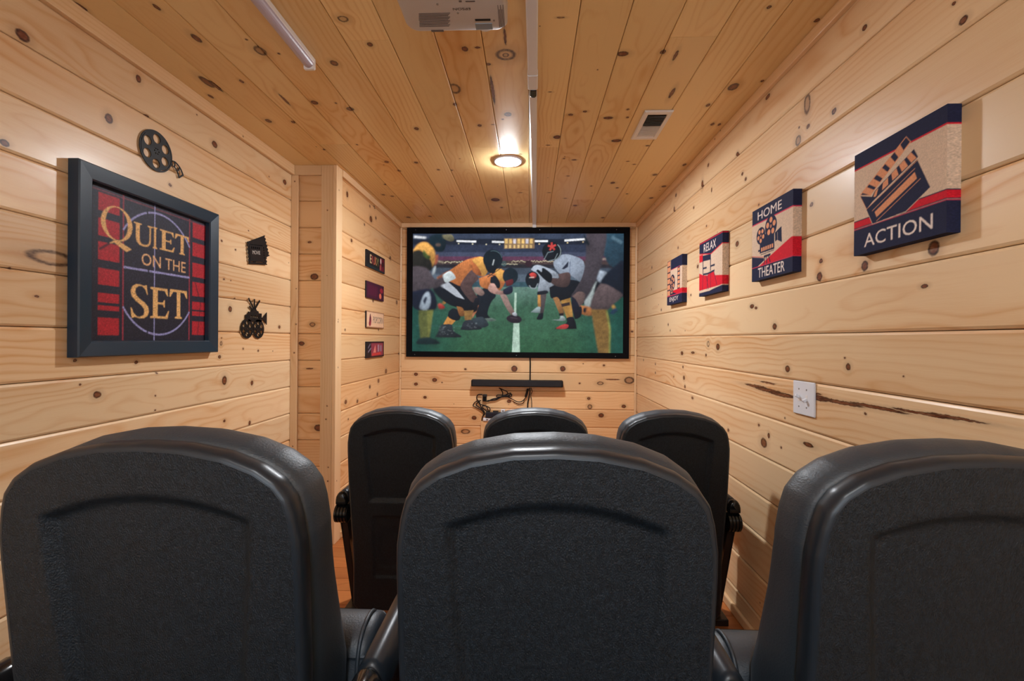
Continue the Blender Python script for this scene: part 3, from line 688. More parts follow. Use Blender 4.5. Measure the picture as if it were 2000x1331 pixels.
def poster():
    Y0, Y1, Z0, Z1 = 1.441, 2.117, CAM_H - .071, CAM_H + .586
    t = thing('framed_poster', 'black framed poster reading QUIET ON THE SET with red film strips', 'wall art', (XL, (Y0 + Y1) / 2, (Z0 + Z1) / 2))
    cy, cz = (Y0 + Y1) / 2, (Z0 + Z1) / 2; hw, hh = (Y1 - Y0) / 2, (Z1 - Z0) / 2
    prof = [(0, .001), (0, .036), (.004, .040), (.050, .034), (.055, .030), (.056, .012)]   # inset, out of the wall
    bm = bmesh.new(); rings = []
    for ins, d in prof: rings.append([bm.verts.new((d, sy * (hw - ins), sz * (hh - ins))) for sy, sz in ((-1, -1), (1, -1), (1, 1), (-1, 1))])
    for A, B in zip(rings, rings[1:]):
        for i in range(4): bm.faces.new((A[i], A[(i + 1) % 4], B[(i + 1) % 4], B[i]))
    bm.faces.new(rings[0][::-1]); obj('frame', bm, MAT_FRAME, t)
    W, h = 2 * (hw - .052), 2 * (hh - .052); y0, z0 = cy - W / 2, cz - h / 2
    DK = srgb(26, 26, 42); p = Pic(W, h, 260, 250, DK)
    L7 = wall_map(p, y0, 1, z0, 180, 330, 7.004, XL + .030); L8 = wall_map(p, y0, 1, z0, 180, 500, 7.004, XL + .030)
    p.a[:] = p.a * (1 + .5 * (p.Y / h)[..., None]); p.speckle(.35, 2)  # glare over the upper part is put into the ground colour
    RD = srgb(176, 34, 44); LV = srgb(150, 150, 200); GOLD = srgb(226, 176, 112)
    xl0, xl1 = L7(150, 400)[0], L7(437, 400)[0]; xr0, xr1 = L7(1425, 800)[0], L7(1598, 800)[0]
    lefts = [(L7, 360, 600), (L7, 700, 940), (L7, 1020, 1262), (L8, 182, 408), (L8, 518, 642), (L8, 685, 748), (L8, 852, 1085), (L8, 1185, 1212)]
    for LL, a, b in lefts: p.rect(xl0, LL(290, b)[1], xl1, LL(290, a)[1], RD, .92)
    rights = [(L7, 645, 680), (L7, 760, 962), (L7, 1030, 1212), (L8, -30, 15), (L8, 112, 300), (L8, 372, 560), (L8, 637, 742), (L8, 767, 825), (L8, 902, 1085), (L8, 1162, 1195)]
    for LL, a, b in rights: p.rect(xr0, LL(1510, b)[1], xr1, LL(1510, a)[1], RD, .92)
    p.line([L7(160, 1100), L7(300, 1020)], .008, DK, .8); p.line([L8(1460, 370), L8(1510, 560)], .005, DK, .8); p.line([L8(1535, 630), L8(1490, 1085)], .004, DK, .8)
    for cx, yy in ((488, 800), (1385, 900)):
        x = L7(cx, yy)[0]; p.line([(x, 0), (x, h * .985)], .005, srgb(150, 50, 66))
    p.line([(xl0 * .4, h * .965), (W, h * .965)], .006, srgb(140, 60, 76), .6)
    cxx, top, bot = L7(915, 600)[0], L7(915, 600)[1], L8(915, 1078)[1]
    rx = (L7(1385, 900)[0] - L7(488, 700)[0]) / 2; cx0 = (L7(1385, 900)[0] + L7(488, 700)[0]) / 2; ry = (top - bot) / 2; cy0 = (top + bot) / 2
    a0 = .62; rr = rx / math.cos(a0)
    for s0 in (1, -1):
        p.arc(cx0, cy0, rr, ry, s0 * a0, s0 * (math.pi - a0), .007, LV)
    p.line([(cxx, 0), (cxx, h)], .0042, LV); p.line([(L7(500, 0)[0], L8(505, 155)[1]), (L8(1385, 0)[0], L8(1385, 300)[1])], .008, LV)
    for LL, c in ((L7, (815, 595)), (L8, (828, 205)), (L8, (812, 1060))):
        m_ = LL(*c); p.rect(m_[0] - .003, m_[1] - .013, m_[0] + .003, m_[1] + .013, DK)
    def G(g, LL, x0, x1, xa, yb, xb, yt):
        X0, X1 = LL(x0, yb)[0], LL(x1, yb)[0]; yb_, yt_ = LL(xa, yb)[1], LL(xb, yt)[1]; p.glyph(g, X0, yb_, X1 - X0, yt_ - yb_, GOLD)
    q0, q1 = L7(183, 700)[0], L7(612, 800)[0]; qb, qt = L7(450, 1000)[1], L7(350, 500)[1]; qx, qy = (q0 + q1) / 2, (qb + qt) / 2; qrx, qry = (q1 - q0) / 2, (qt - qb) / 2
    e = lambda rx_, ry_, ox=0: [(qx + ox + rx_ * math.cos(t_), qy + ry_ * math.sin(t_)) for t_ in np.linspace(0, 2 * math.pi, 49)[:-1]]
    p.poly(e(qrx, qry), GOLD, holes=[e(qrx * .70, qry * .95, -.001)])
    p.poly([L7(300, 1010), L7(350, 985), L7(420, 985), L7(600, 1105), L7(530, 1140), L7(365, 1010), L7(305, 1022)], GOLD)
    G(GU, L7, 628, 885, 760, 1062, 640, 722); G(GI, L7, 888, 945, 915, 1092, 915, 798); G(GE, L7, 980, 1182, 1000, 1105, 1000, 828); G(GT, L7, 1185, 1375, 1290, 1178, 1290, 912)
    a = L7(735, 1290); b = L7(1330, 1380); yb = L8(870, 147)[1]; yt = L7(790, 1160)[1]
    p.text('ON THE', a[0], yb, L7(1330, 1300)[0] - a[0], yt - yb, srgb(232, 178, 128))
    G(GS, L8, 570, 842, 700, 855, 700, 388); G(GE, L8, 850, 1105, 950, 857, 900, 432); G(GT, L8, 1110, 1350, 1230, 862, 1230, 470)
    p.speckle(.30, 2)
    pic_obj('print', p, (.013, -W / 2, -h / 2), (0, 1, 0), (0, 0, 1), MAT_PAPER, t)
poster()

# ---------------------------------------------------------------- black metal cut-outs on the left wall
def cutout(name, contours, parent=None, dep=.003, loc=None):
    """flat plate with holes: contours as (x, y) rings, first the outlines, holes even-odd"""
    cu = bpy.data.curves.new(name, 'CURVE'); cu.dimensions = '2D'; cu.fill_mode = 'BOTH'; cu.extrude = dep / 2
    for c in contours:
        s = cu.splines.new('POLY'); s.points.add(len(c) - 1)
        for i, (x, y) in enumerate(c): s.points[i].co = (x, y, 0, 1)
        s.use_cyclic_u = True
    o = bpy.data.objects.new(name, cu); C.objects.link(o); dg = bpy.context.evaluated_depsgraph_get(); dg.update()
    me = bpy.data.meshes.new_from_object(o.evaluated_get(dg)); bpy.data.objects.remove(o); bpy.data.curves.remove(cu)
    me.name = name; me.materials.clear()
    o = link(name, me, MAT_STENCIL, parent)
    return o
def circ(cx, cy, r, n=32, ry=None, t0=0, t1=2 * math.pi):
    ry = ry or r; full = abs(t1 - t0 - 2 * math.pi) < 1e-6
    T = np.linspace(t0, t1, n + 1)[:-1] if full else np.linspace(t0, t1, n)
    return [(cx + r * math.cos(t), cy + ry * math.sin(t)) for t in T]
def arc_slit(cx, cy, r, wd, t0, t1, n=20): return circ(cx, cy, r, n, None, t0, t1) + circ(cx, cy, r - wd, n, None, t1, t0)
ON_LEFT = lambda Y, Z, off=.006: Matrix(((0, 0, 1, XL + off), (1, 0, 0, Y), (0, 1, 0, Z), (0, 0, 0, 1)))
def reel_rings(cx, cy, r, n=6, rot=.5, hole=.225, rad=.62, hub=.13):
    c = [circ(cx, cy, r, 48)]
    for i in range(n):
        a = rot + 2 * math.pi * i / n; c.append(circ(cx + r * rad * math.cos(a), cy + r * rad * math.sin(a), r * hole, 24))
    for i in range(6):
        a = 2 * math.pi * i / 6; c.append(circ(cx + r * hub * math.cos(a), cy + r * hub * math.sin(a), r * .038, 10))
    return c
rg = reel_rings(0, 0, .081) + [arc_slit(0, 0, .0755, .0022, -1.3, .9), arc_slit(0, 0, .0755, .0022, 2.4, 3.6)]
o = cutout('film_reel_plaque', rg); o.matrix_basis = ON_LEFT(1.788, CAM_H + .752)
tag(o, 'black metal film reel cut-out with a trailing film strip, above the framed poster', 'wall decoration')
# trailing film: curved ladder
outer = [(0.076, -.006), (.100, -.004), (.128, -.020), (.146, -.046)]
inner = [(0.079, -.028), (.096, -.032), (.110, -.046), (.119, -.068)]
ou = [(p.x, p.y) for p in catmull([(x, y, 0) for x, y in outer], 5)]; inn = [(p.x, p.y) for p in catmull([(x, y, 0) for x, y in inner], 5)]
lad = [ou + inn[::-1]]
n_ = len(ou)
for a_, b_ in ((1, 4), (5, 9), (10, n_ - 2)):
    lerp = lambda p, q, t: (p[0] + (q[0] - p[0]) * t, p[1] + (q[1] - p[1]) * t)
    lad.append([lerp(ou[i], inn[i], .14) for i in range(a_, b_ + 1)] + [lerp(ou[i], inn[i], .86) for i in range(b_, a_ - 1, -1)])
cutout('film_strip', lad, o)
# tickets
def rot2(pts, a, cx=0, cy=0):
    c, s = math.cos(a), math.sin(a); return [(cx + x * c - y * s, cy + x * s + y * c) for x, y in pts]
def ticket(w, h, n=6):
    pts = [(-w / 2, -h / 2), (w / 2, -h / 2)]
    for i in range(n):
        y0 = -h / 2 + h * i / n; d = h / n
        pts += [(w / 2, y0 + d * .25), (w / 2 - .007, y0 + d * .35), (w / 2 - .007, y0 + d * .65), (w / 2, y0 + d * .75)]
    pts += [(w / 2, h / 2), (-w / 2, h / 2)]
    for i in range(n):
        y0 = h / 2 - h * i / n; d = h / n
        pts += [(-w / 2, y0 - d * .25), (-w / 2 + .007, y0 - d * .35), (-w / 2 + .007, y0 - d * .65), (-w / 2, y0 - d * .75)]
    return pts
tk = thing('ticket_plaque', 'black metal cut-out of two overlapping cinema tickets beside the poster', 'wall decoration', (XL, 2.475, CAM_H + .478))
def slit(x0, y0, x1, y1): return [(x0, y0), (x1, y0), (x1, y1), (x0, y1)]
w_, h_ = .172, .118
front = [ticket(w_, h_), slit(-.068, .044, .052, .048), slit(-.064, -.048, .052, -.044), slit(-.074, -.042, -.070, .042)]
for i in range(5): front.append(slit(-.054 + i * .017, .024, -.046 + i * .017, .036))
for i in range(6): front.append(slit(.058, -.038 + i * .014, .064, -.030 + i * .014))
a_ = .13
for nm, cs, an, off, dx, dy in (('rear_ticket', [ticket(w_, h_)], .42, .004, .018, .018), ('front_ticket', front, a_, .009, -.004, -.012)):
    o = cutout(nm, [rot2(c, an, dx, dy) for c in cs], tk); o.matrix_basis = Matrix(((0, 0, 1, off), (1, 0, 0, 0), (0, 1, 0, 0), (0, 0, 0, 1)))
def text_mesh(name, txt, h, w, mat, parent, mtx, ext=.0003, label=None):
    T, (bx, by, bw, bh) = text_tris(txt); V, Fc = [], []
    for t in T:
        Fc.append([len(V), len(V) + 1, len(V) + 2]); V += [((p[0] - bx) / bw * w - w / 2, (p[1] - by) / bh * h - h / 2, ext) for p in t]
    me = bpy.data.meshes.new(name); me.from_pydata(V, [], Fc); o = link(name, me, mat, parent, label=label); o.matrix_basis = mtx; return o
MAT_GLINT = plain('bare_metal_cut', (0.55, 0.50, 0.45), .4)
text_mesh('lettering', 'MOVIE', .020, .07, MAT_GLINT, tk, Matrix(((0, 0, 1, .0108), (math.cos(a_), -math.sin(a_), 0, -.016), (math.sin(a_), math.cos(a_), 0, -.008), (0, 0, 0, 1))))
# camera on two reels
cp_ = thing('movie_camera_plaque', 'black metal movie camera cut-out with two reels and a tripod, below the ticket one', 'wall decoration', (XL, 2.45, CAM_H + .10))
MB_ = Matrix(((0, 0, 1, .007), (1, 0, 0, 0), (0, 1, 0, 0), (0, 0, 0, 1)))
for s_ in (-1, 1):
    o = cutout('reel', reel_rings(-.012 + s_ * .051, -.052, .053, 6, .5, .21, .60, .17), cp_); o.matrix_basis = MB_
body = [[(-.062, .0), (-.055, .0), (-.055, -.012), (.068, -.012), (.068, .036), (.040, .036), (.038, .046), (.024, .048), (.012, .060), (-.020, .060), (-.026, .046), (-.040, .038), (-.055, .040), (-.055, .028), (-.078, .022), (-.078, .004)]]
for i in range(5): body.append(slit(-.034 + i * .018, .008, -.024 + i * .018, .022))
o = cutout('camera_body', body, cp_); o.matrix_basis = MB_
o = cutout('lens_hood', [[(.066, .010), (.078, .012), (.118, .046), (.118, -.026), (.078, .006)]], cp_); o.matrix_basis = MB_
for a_, b_, wd in (((-.006, .058), (-.052, .112), .009), ((.002, .058), (.0, .112), .009), ((.006, .058), (.050, .108), .009), ((-.022, .054), (-.046, .068), .008)):
    d_ = Vector((b_[0] - a_[0], b_[1] - a_[1])).normalized(); n2 = Vector((-d_.y, d_.x)) * wd / 2
    o = cutout('tripod_leg', [[(a_[0] + n2.x, a_[1] + n2.y), (b_[0] + n2.x, b_[1] + n2.y), (b_[0] - n2.x, b_[1] - n2.y), (a_[0] - n2.x, a_[1] - n2.y)]], cp_); o.matrix_basis = MB_

# ---------------------------------------------------------------- four small signs on the returned wall
def small_sign(label, Y0, Y1, z0, z1, base, paint, tilt=0):
    W, h = Y1 - Y0, z1 - z0
    t = thing('wooden_sign', label, 'sign', (XA, (Y0 + Y1) / 2, CAM_H + (z0 + z1) / 2), 'small signs stacked on the wall left of the screen')
    boxo('board', .001, .0115, -W / 2, W / 2, -h / 2, h / 2, MAT_BLACK, t, .001)
    p = Pic(W, h, 120, 40, base); paint(p); p.speckle(.15)
    pic_obj('print', p, (.012, -W / 2, -h / 2), (0, 1, 0), (0, 0, 1), MAT_TIN, t)
    if tilt: t.rotation_euler = (tilt, 0, 0)
def s1(p):
    W, h = p.w, p.h
    p.rect(.01, .004, W - .01, .02, srgb(24, 60, 66), .5)
    for i, (c, col) in enumerate(zip('ENJOY', (srgb(226, 196, 150), srgb(200, 90, 80), srgb(214, 110, 84), srgb(190, 150, 96), srgb(150, 160, 96)))): p.text(c, .075 + i * .042, h * .3, .034, h * .5, col)
    p.rect(W * .72, h * .1, W * .95, h * .9, srgb(110, 20, 40)); p.ell(W * .76, h * .7, .016, .022, srgb(220, 190, 190)); p.ell(W * .88, h * .55, .02, .022, srgb(20, 18, 26)); p.rect(W * .70, h * .12, W * .78, h * .45, srgb(170, 80, 80)); p.blur(2)
def s2(p):
    W, h = p.w, p.h
    for i in range(9): p.rect(.04 + i * .024, h * .2, .052 + i * .024, h * .8, srgb(110, 20, 60), .7)
    p.ell(W * .78, h * .28, .028, .022, srgb(236, 120, 90)); p.ell(W * .85, h * .65, .04, .02, srgb(150, 30, 50)); p.blur(2)
def s3(p):
    W, h = p.w, p.h
    p.rect(.006, .006, W - .006, h - .006, srgb(238, 196, 160)); p.blur(3)
    p.ell(W * .2, h * .42, .028, .04, srgb(196, 120, 120)); p.ell(W * .2, h * .5, .014, .045, srgb(96, 24, 40)); p.ell(W * .17, h * .25, .02, .02, srgb(150, 40, 60))
    p.text('POPCORN', W * .36, h * .3, W * .58, h * .4, srgb(70, 70, 78))
def s4(p):
    W, h = p.w, p.h
    p.rect(W * .25, .012, W - .02, h - .012, srgb(150, 60, 76)); p.blur(4)
    p.line([(W * .08, h * .35), (W * .25, h * .6)], .012, srgb(130, 120, 140)); p.line([(W * .08, h * .6), (W * .2, h * .85)], .012, srgb(120, 110, 130))
    p.poly([(W * .36, h * .3), (W * .48, h * .8), (W * .52, h * .3)], srgb(226, 130, 120)); p.rect(W * .62, h * .35, W * .7, h * .8, srgb(170, 140, 160)); p.rect(W * .76, h * .35, W * .86, h * .75, srgb(150, 120, 140))
    p.line([(W * .3, h * .18), (W * .8, h * .22)], .02, srgb(210, 60, 60)); p.blur(1)
small_sign('small black sign with ENJOY in coloured letters, top of the four', 3.367, 3.797, .543, .671, srgb(14, 14, 22), s1)
small_sign('small dark maroon sign, second from the top of the four', 3.371, 3.777, .310, .436, srgb(66, 14, 44), s2)
small_sign('small cream sign with dark letters and a red figure, third of the four', 3.376, 3.783, .084, .210, srgb(150, 90, 60), s3)
small_sign('small dark red and pink sign, lowest of the four', 3.381, 3.788, -.149, -.024, srgb(30, 14, 24), s4)

# ---------------------------------------------------------------- projector screen with its picture
def screen():
    X0, X1, Z0, Z1 = -1.166, .922, CAM_H - .170, CAM_H + 1.050; dep = .038
    t = thing('projector_screen', 'wide black framed projector screen showing two football teams', 'projector screen', ((X0 + X1) / 2, YB, (Z0 + Z1) / 2))
    cx, cz = (X0 + X1) / 2, (Z0 + Z1) / 2; hw, hh = (X1 - X0) / 2, (Z1 - Z0) / 2
    prof = [(0, -.001), (0, -dep + .004), (.004, -dep), (.044, -dep), (.052, -dep + .014), (.052, -.010)]
    bm = bmesh.new(); rings = []
    for ins, d in prof: rings.append([bm.verts.new((sx * (hw - ins), d, sz * (hh - ins))) for sx, sz in ((-1, -1), (1, -1), (1, 1), (-1, 1))])
    for A, B in zip(rings, rings[1:]):
        for i in range(4): bm.faces.new((A[i], A[(i + 1) % 4], B[(i + 1) % 4], B[i]))
    bm.faces.new(rings[0]); obj('frame', bm, MAT_VELVET, t)
    for sx, sz in ((-.92, -1), (0.0, -1), (.88, -1), (-.92, 1), (-.1, 1), (.2, 1), (.88, 1)):
        b = bmesh.new(); cyl(b, (sx * hw, -dep + .001, sz * (hh - .022)), (0, -1, 0), .0045, .0025, 10, .003); obj('screw', b, MAT_GREYMETAL, t)
    W, h = 2 * (hw - .0515), 2 * (hh - .0515); p = Pic(W, h, 500, 280, srgb(60, 66, 92))
    fy = YB - .02; x0, z0 = cx - W / 2, cz - h / 2
    A = wall_map(p, x0, 0, z0, 790, 440, 4.932, fy); B_ = wall_map(p, x0, 0, z0, 1000, 440, 4.929, fy)
    a = lambda *t_: [A(*q) for q in t_]; b = lambda *t_: [B_(*q) for q in t_]
    c = srgb
    _e, _l, _a = p.ell, p.line, p.arc
    p.ell = lambda x, y, rx, ry, *k: _e(x, y, rx * .5, ry * .5, *k)
    p.line = lambda pts, wd, *k: _l(pts, wd * .6, *k)
    p.arc = lambda x, y, rx, ry, t0, t1, wd, col: _a(x, y, rx * .5, ry * .5, t0, t1, wd * .8, col)
    def shaded(pts, col, al=1.0):
        Q = [(q.x, q.y) for q in catmull([(x, y, 0) for x, y in list(pts) + [pts[0]]], 5)][:-1]; m_ = p.mask(Q)
        if m_ is None: return
        (sy, sx), ins = m_; y_ = np.linspace(-1, 1, ins.shape[0])[:, None] * np.ones(ins.shape); x_ = np.linspace(-1, 1, ins.shape[1])[None] * np.ones(ins.shape)
        f_ = np.clip(1.0 + .38 * y_ - .12 * x_ - .12 * x_ * x_, .35, 1.5)[..., None]; a_ = p.a[sy, sx]
        new = a_ * (1 - al) + np.array(col) * f_ * al; a_[ins] = new[ins]
    p.smooth = shaded
    yy = lambda v: A(500, v)[1]
    fe = lambda y: yy(y)
    # stadium, tier by tier
    for y0, y1, col in ((70, 130, (62, 74, 98)), (130, 185, (34, 42, 60)), (185, 260, (50, 60, 84)), (260, 300, (74, 82, 108)), (300, 338, (106, 60, 90)), (338, 375, (84, 66, 64)), (375, 410, (44, 42, 50)), (410, 470, (70, 82, 98)), (470, 545, (88, 104, 120)), (545, 600, (52, 88, 100))):
        p.rect(0, fe(y1), W, fe(y0), c(*col))
    ny2, nx2 = p.a.shape[:2]; j0 = int(fe(600) / h * ny2)
    n = rng.normal(0, .22, (ny2 - j0, nx2, 1)); p.a[j0:] *= np.clip(1 + n, .3, 2)
    p.blur(2, (slice(j0, ny2), slice(0, nx2)))
    for x_ in range(330, 720, 14): q = A(x_ + rng.uniform(-4, 4), 355 + rng.uniform(-8, 8)); p.ell(q[0], q[1], .012, .008, c(232, 222, 184))
    for x_ in range(940, 1090, 12): q = A(x_, 372 + rng.uniform(-6, 6)); p.ell(q[0], q[1], .011, .007, c(225, 215, 180))
    for x_ in range(0, 400, 12): q = B_(x_, 348 + rng.uniform(-9, 9)); p.ell(q[0], q[1], .011, .007, c(232, 218, 180))
    for x_ in range(880, 965, 16): q = B_(x_, 328 + rng.uniform(-6, 6)); p.ell(q[0], q[1], .015, .010, c(240, 220, 190))
    WH = c(244, 246, 250)
    p.poly(a((90, 100), (205, 112), (205, 128), (90, 120)), WH); p.poly(a((500, 142), (690, 148), (690, 166), (500, 160)), WH); p.poly(a((842, 148), (960, 154), (960, 170), (842, 168)), WH)
    p.poly(b((220, 142), (345, 142), (345, 162), (220, 162)), WH); p.poly(b((505, 136), (705, 124), (705, 142), (505, 156)), WH)
    for q in ((520, 176), (655, 180), (787, 184), (915, 184)): m_ = A(*q); p.ell(m_[0], m_[1], .014, .012, c(230, 222, 190))
    for q in ((535, 168), (685, 160), (262, 180)): m_ = B_(*q); p.ell(m_[0], m_[1], .014, .012, c(240, 214, 160))
    p.poly(a((958, 125), (1215, 122), (1252, 125), (1252, 222), (960, 226)), c(150, 120, 84))
    for i in range(7):
        x_ = 968 + i * 40; p.poly(a((x_, 130), (x_ + 26, 130), (x_ + 26, 175), (x_, 175)), c(*((238, 196, 110) if i % 3 != 2 else (214, 206, 214)))); p.poly(a((x_, 188), (x_ + 20, 188), (x_ + 20, 218), (x_, 218)), c(226, 190, 120))
    # field: light far away, deep green near
    jf = int(fe(592) / h * ny2)
    far, mid, near, edge = [np.array(c(*v)) for v in ((104, 140, 128), (62, 108, 84), (48, 100, 66), (22, 84, 72))]
    v = np.linspace(0, 1, jf)[:, None, None]       # 0 near (bottom) .. 1 far
    col = np.where(v > .7, mid + (far - mid) * (v - .7) / .3, near + (mid - near) * v / .7)
    u = np.abs(np.linspace(-1, 1, nx2))[None, :, None]; k = np.clip((u - .45) / .5, 0, 1)
    f_ = col * (1 - k) + edge * k; f_ = f_ * (1 + rng.normal(0, .16, (jf, nx2, 1))); f_[:, :] += (rng.random((jf, nx2, 1)) > .985) * .05 * (1 - k)
    p.a[:jf] = f_; p.blur(1, (slice(0, jf), slice(0, nx2)))
    p.blur(2, (slice(jf - 14, jf + 14), slice(0, nx2)))
    LINE = c(186, 214, 196)
    p.poly(b((24, 650), (44, 650), (40, 865), (18, 865)), LINE, .8); p.poly(b((14, 945), (70, 945), (76, 1240), (-2, 1240)), LINE, .85)
    p.line(a((90, 968), (560, 974)), .006, c(70, 130, 130), .6)
    DK, SK, SKL = c(16, 26, 34), c(96, 72, 70), c(150, 122, 114)
    OR, OR2, YE = c(204, 122, 52), c(150, 84, 48), c(224, 164, 66); PANT = c(18, 24, 34); GOLD = c(178, 132, 52); SILV = c(176, 182, 192)
    # far players
    p.smooth(a((320, 760), (345, 755), (385, 785), (375, 805), (330, 802)), c(178, 50, 40)); p.smooth(a((355, 755), (400, 700), (430, 690), (390, 760)), c(170, 130, 60))
    # right hand far man
    p.smooth(b((780, 500), (860, 540), (760, 690), (700, 760), (650, 720)), PANT); p.smooth(b((800, 590), (815, 540), (700, 730), (720, 790), (760, 770)), c(170, 182, 182))
    p.smooth(b((840, 430), (915, 462), (860, 550), (818, 515)), c(160, 172, 188)); p.smooth(b((650, 770), (760, 795), (770, 870), (660, 850)), c(176, 110, 50)); p.smooth(b((590, 840), (665, 780), (668, 870), (610, 905)), c(24, 30, 40)); p.smooth(b((690, 800), (715, 795), (712, 840), (690, 835)), c(24, 30, 44))
    p.smooth(b((955, 765), (985, 770), (1000, 800), (975, 815)), c(176, 136, 52)); p.smooth(b((940, 850), (985, 800), (1020, 820), (980, 858)), c(34, 66, 92))
    # white crouching man
    p.ell(*B_(160, 370), .065, .062, c(60, 34, 46)); p.smooth(b((182, 425), (225, 385), (300, 395), (440, 468), (430, 590), (335, 645), (250, 640), (262, 500)), c(160, 170, 184))
    p.smooth(b((248, 668), (282, 670), (276, 785), (250, 785)), c(196, 140, 60)); p.smooth(b((180, 838), (240, 790), (272, 792), (272, 842)), c(150, 170, 172))
    p.smooth(b((272, 650), (330, 645), (318, 760), (300, 855), (272, 850), (278, 760)), c(84, 74, 76)); p.smooth(b((262, 850), (300, 848), (292, 905), (238, 905)), DK); p.smooth(b((245, 640), (330, 628), (345, 655), (250, 672)), c(30, 36, 48))
    p.ell(*B_(198, 525), .135, .158, DK); p.smooth(b((165, 470), (200, 455), (235, 475), (225, 505), (190, 510)), c(196, 56, 48)); p.line(b((165, 505), (215, 500)), .012, c(210, 200, 190)); p.line(b((165, 580), (185, 605), (225, 610), (250, 560)), .014, c(150, 160, 170))
    # tall man in white
    p.smooth(b((360, 600), (480, 540), (560, 525), (650, 545), (650, 610), (580, 690), (470, 735), (435, 700), (375, 700)), PANT)
    p.smooth(b((395, 700), (445, 700), (490, 800), (500, 860), (468, 872)), c(160, 112, 60)); p.smooth(b((378, 912), (455, 905), (468, 870), (505, 885), (505, 922)), c(150, 165, 165)); p.smooth(b((455, 850), (495, 848), (492, 870), (458, 872)), c(36, 28, 34))
    p.poly(b((470, 728), (560, 700), (578, 800), (590, 892), (530, 900), (492, 800)), GOLD); p.poly(b((472, 758), (556, 740), (560, 770), (482, 788)), c(60, 46, 44))
    p.smooth(b((428, 985), (480, 962), (528, 938), (528, 895), (592, 888), (622, 985), (600, 1000), (430, 1000)), c(24, 26, 34)); p.smooth(b((430, 985), (500, 955), (545, 965), (520, 998), (432, 998)), c(190, 52, 48))
    p.smooth(b((398, 355), (440, 305), (500, 280), (580, 290), (690, 350), (690, 520), (640, 535), (560, 480), (470, 470), (410, 405)), c(150, 162, 180)); p.poly(b((480, 420), (545, 345), (540, 400), (500, 425)), c(40, 46, 66)); p.line(b((560, 350), (556, 470)), .012, c(110, 124, 148))
    p.smooth(b((445, 470), (550, 455), (562, 530), (530, 592), (440, 590), (365, 545), (372, 508), (450, 510)), c(92, 70, 68))
    p.smooth(b((232, 440), (250, 425), (285, 450), (290, 415), (320, 420), (385, 480), (372, 555), (310, 520)), c(14, 22, 30))
    p.ell(*B_(385, 250), .185, .175, DK); p.smooth(b((300, 310), (340, 250), (400, 260), (400, 330), (350, 345)), c(24, 30, 40))
    for an in range(5): q = B_(385, 205); p.line([q, (q[0] + .040 * math.cos(an * 1.257 + .4), q[1] + .040 * math.sin(an * 1.257 + .4))], .03, c(204, 58, 52))
    p.arc(*B_(385, 252), .165, .165, -1.2, .9, .010, c(170, 186, 190)); p.line(b((310, 330), (345, 262), (400, 250)), .010, c(140, 156, 164)); p.line(b((350, 345), (410, 330), (440, 270)), .010, c(140, 156, 164))
    # orange side
    p.smooth(a((700, 640), (800, 600), (880, 675), (835, 740), (800, 860), (860, 920), (700, 905), (690, 760)), c(20, 30, 42)); p.smooth(a((730, 905), (840, 895), (880, 922), (740, 930)), c(120, 140, 130), .6)
    p.smooth(a((655, 900), (750, 885), (810, 960), (740, 990), (650, 960)), c(50, 62, 70)); p.poly(a((660, 790), (715, 770), (690, 840), (650, 900)), c(176, 110, 70))
    p.smooth(a((918, 668), (975, 672), (1020, 760), (1065, 850), (1035, 872), (970, 780)), SKL)
    p.smooth(a((715, 510), (800, 480), (880, 435), (960, 435), (978, 500), (955, 580), (900, 640), (820, 620), (735, 590)), OR); p.smooth(a((860, 430), (930, 420), (975, 480), (970, 540), (900, 520)), YE)
    p.smooth(a((830, 500), (880, 490), (920, 560), (905, 610), (830, 560)), c(26, 30, 40)); p.smooth(a((822, 560), (865, 565), (905, 625), (960, 636), (950, 668), (860, 660), (805, 620)), c(196, 150, 138))
    p.smooth(a((660, 600), (720, 600), (770, 650), (740, 680), (680, 650)), SKL)
    p.ell(*A(1020, 490), .145, .155, c(20, 42, 54)); p.smooth(a((970, 540), (1040, 520), (1040, 570), (985, 585)), c(110, 34, 40)); p.smooth(a((950, 620), (1030, 585), (1042, 640), (1000, 668), (955, 662)), c(34, 38, 62)); p.ell(*A(957, 370), .05, .05, c(70, 110, 116), .6)
    p.smooth(a((410, 545), (520, 550), (620, 620), (700, 730), (690, 830), (600, 835), (530, 800), (440, 770), (340, 705), (275, 625), (300, 600)), PANT); p.poly(a((340, 580), (420, 548), (500, 620), (578, 715), (500, 690)), SILV)
    p.poly(a((570, 825), (665, 820), (640, 915), (580, 915)), c(150, 112, 52)); p.smooth(a((548, 985), (570, 930), (640, 912), (680, 950), (745, 998), (640, 1012), (545, 1008)), c(44, 50, 58))
    p.poly(a((372, 955), (415, 880), (505, 905), (450, 962)), c(206, 140, 48)); p.smooth(a((425, 830), (470, 800), (525, 830), (535, 900), (490, 920), (420, 885)), c(20, 28, 36)); p.smooth(a((500, 780), (560, 800), (575, 870), (530, 870)), c(150, 96, 40))
    p.smooth(a((350, 958), (450, 958), (470, 1020), (540, 1065), (520, 1082), (305, 1080), (312, 1050)), c(44, 52, 58))
    for _ in range(22): q = A(rng.uniform(330, 480), rng.uniform(975, 1065)); p.ell(q[0], q[1], .014, .009, c(140, 150, 156), .4)
    for _ in range(14): q = A(rng.uniform(570, 720), rng.uniform(940, 1000)); p.ell(q[0], q[1], .014, .008, c(130, 140, 146), .35)
    p.smooth(a((310, 500), (440, 430), (560, 350), (640, 318), (740, 303), (800, 360), (802, 440), (762, 492), (700, 480), (650, 432), (600, 520), (540, 585), (440, 545), (330, 530)), OR)
    p.smooth(a((315, 500), (430, 436), (420, 520), (340, 525)), OR2); p.smooth(a((650, 330), (740, 303), (800, 360), (802, 440), (762, 490), (700, 430)), YE); p.smooth(a((640, 350), (690, 380), (740, 470), (690, 478), (650, 430)), c(196, 110, 44))
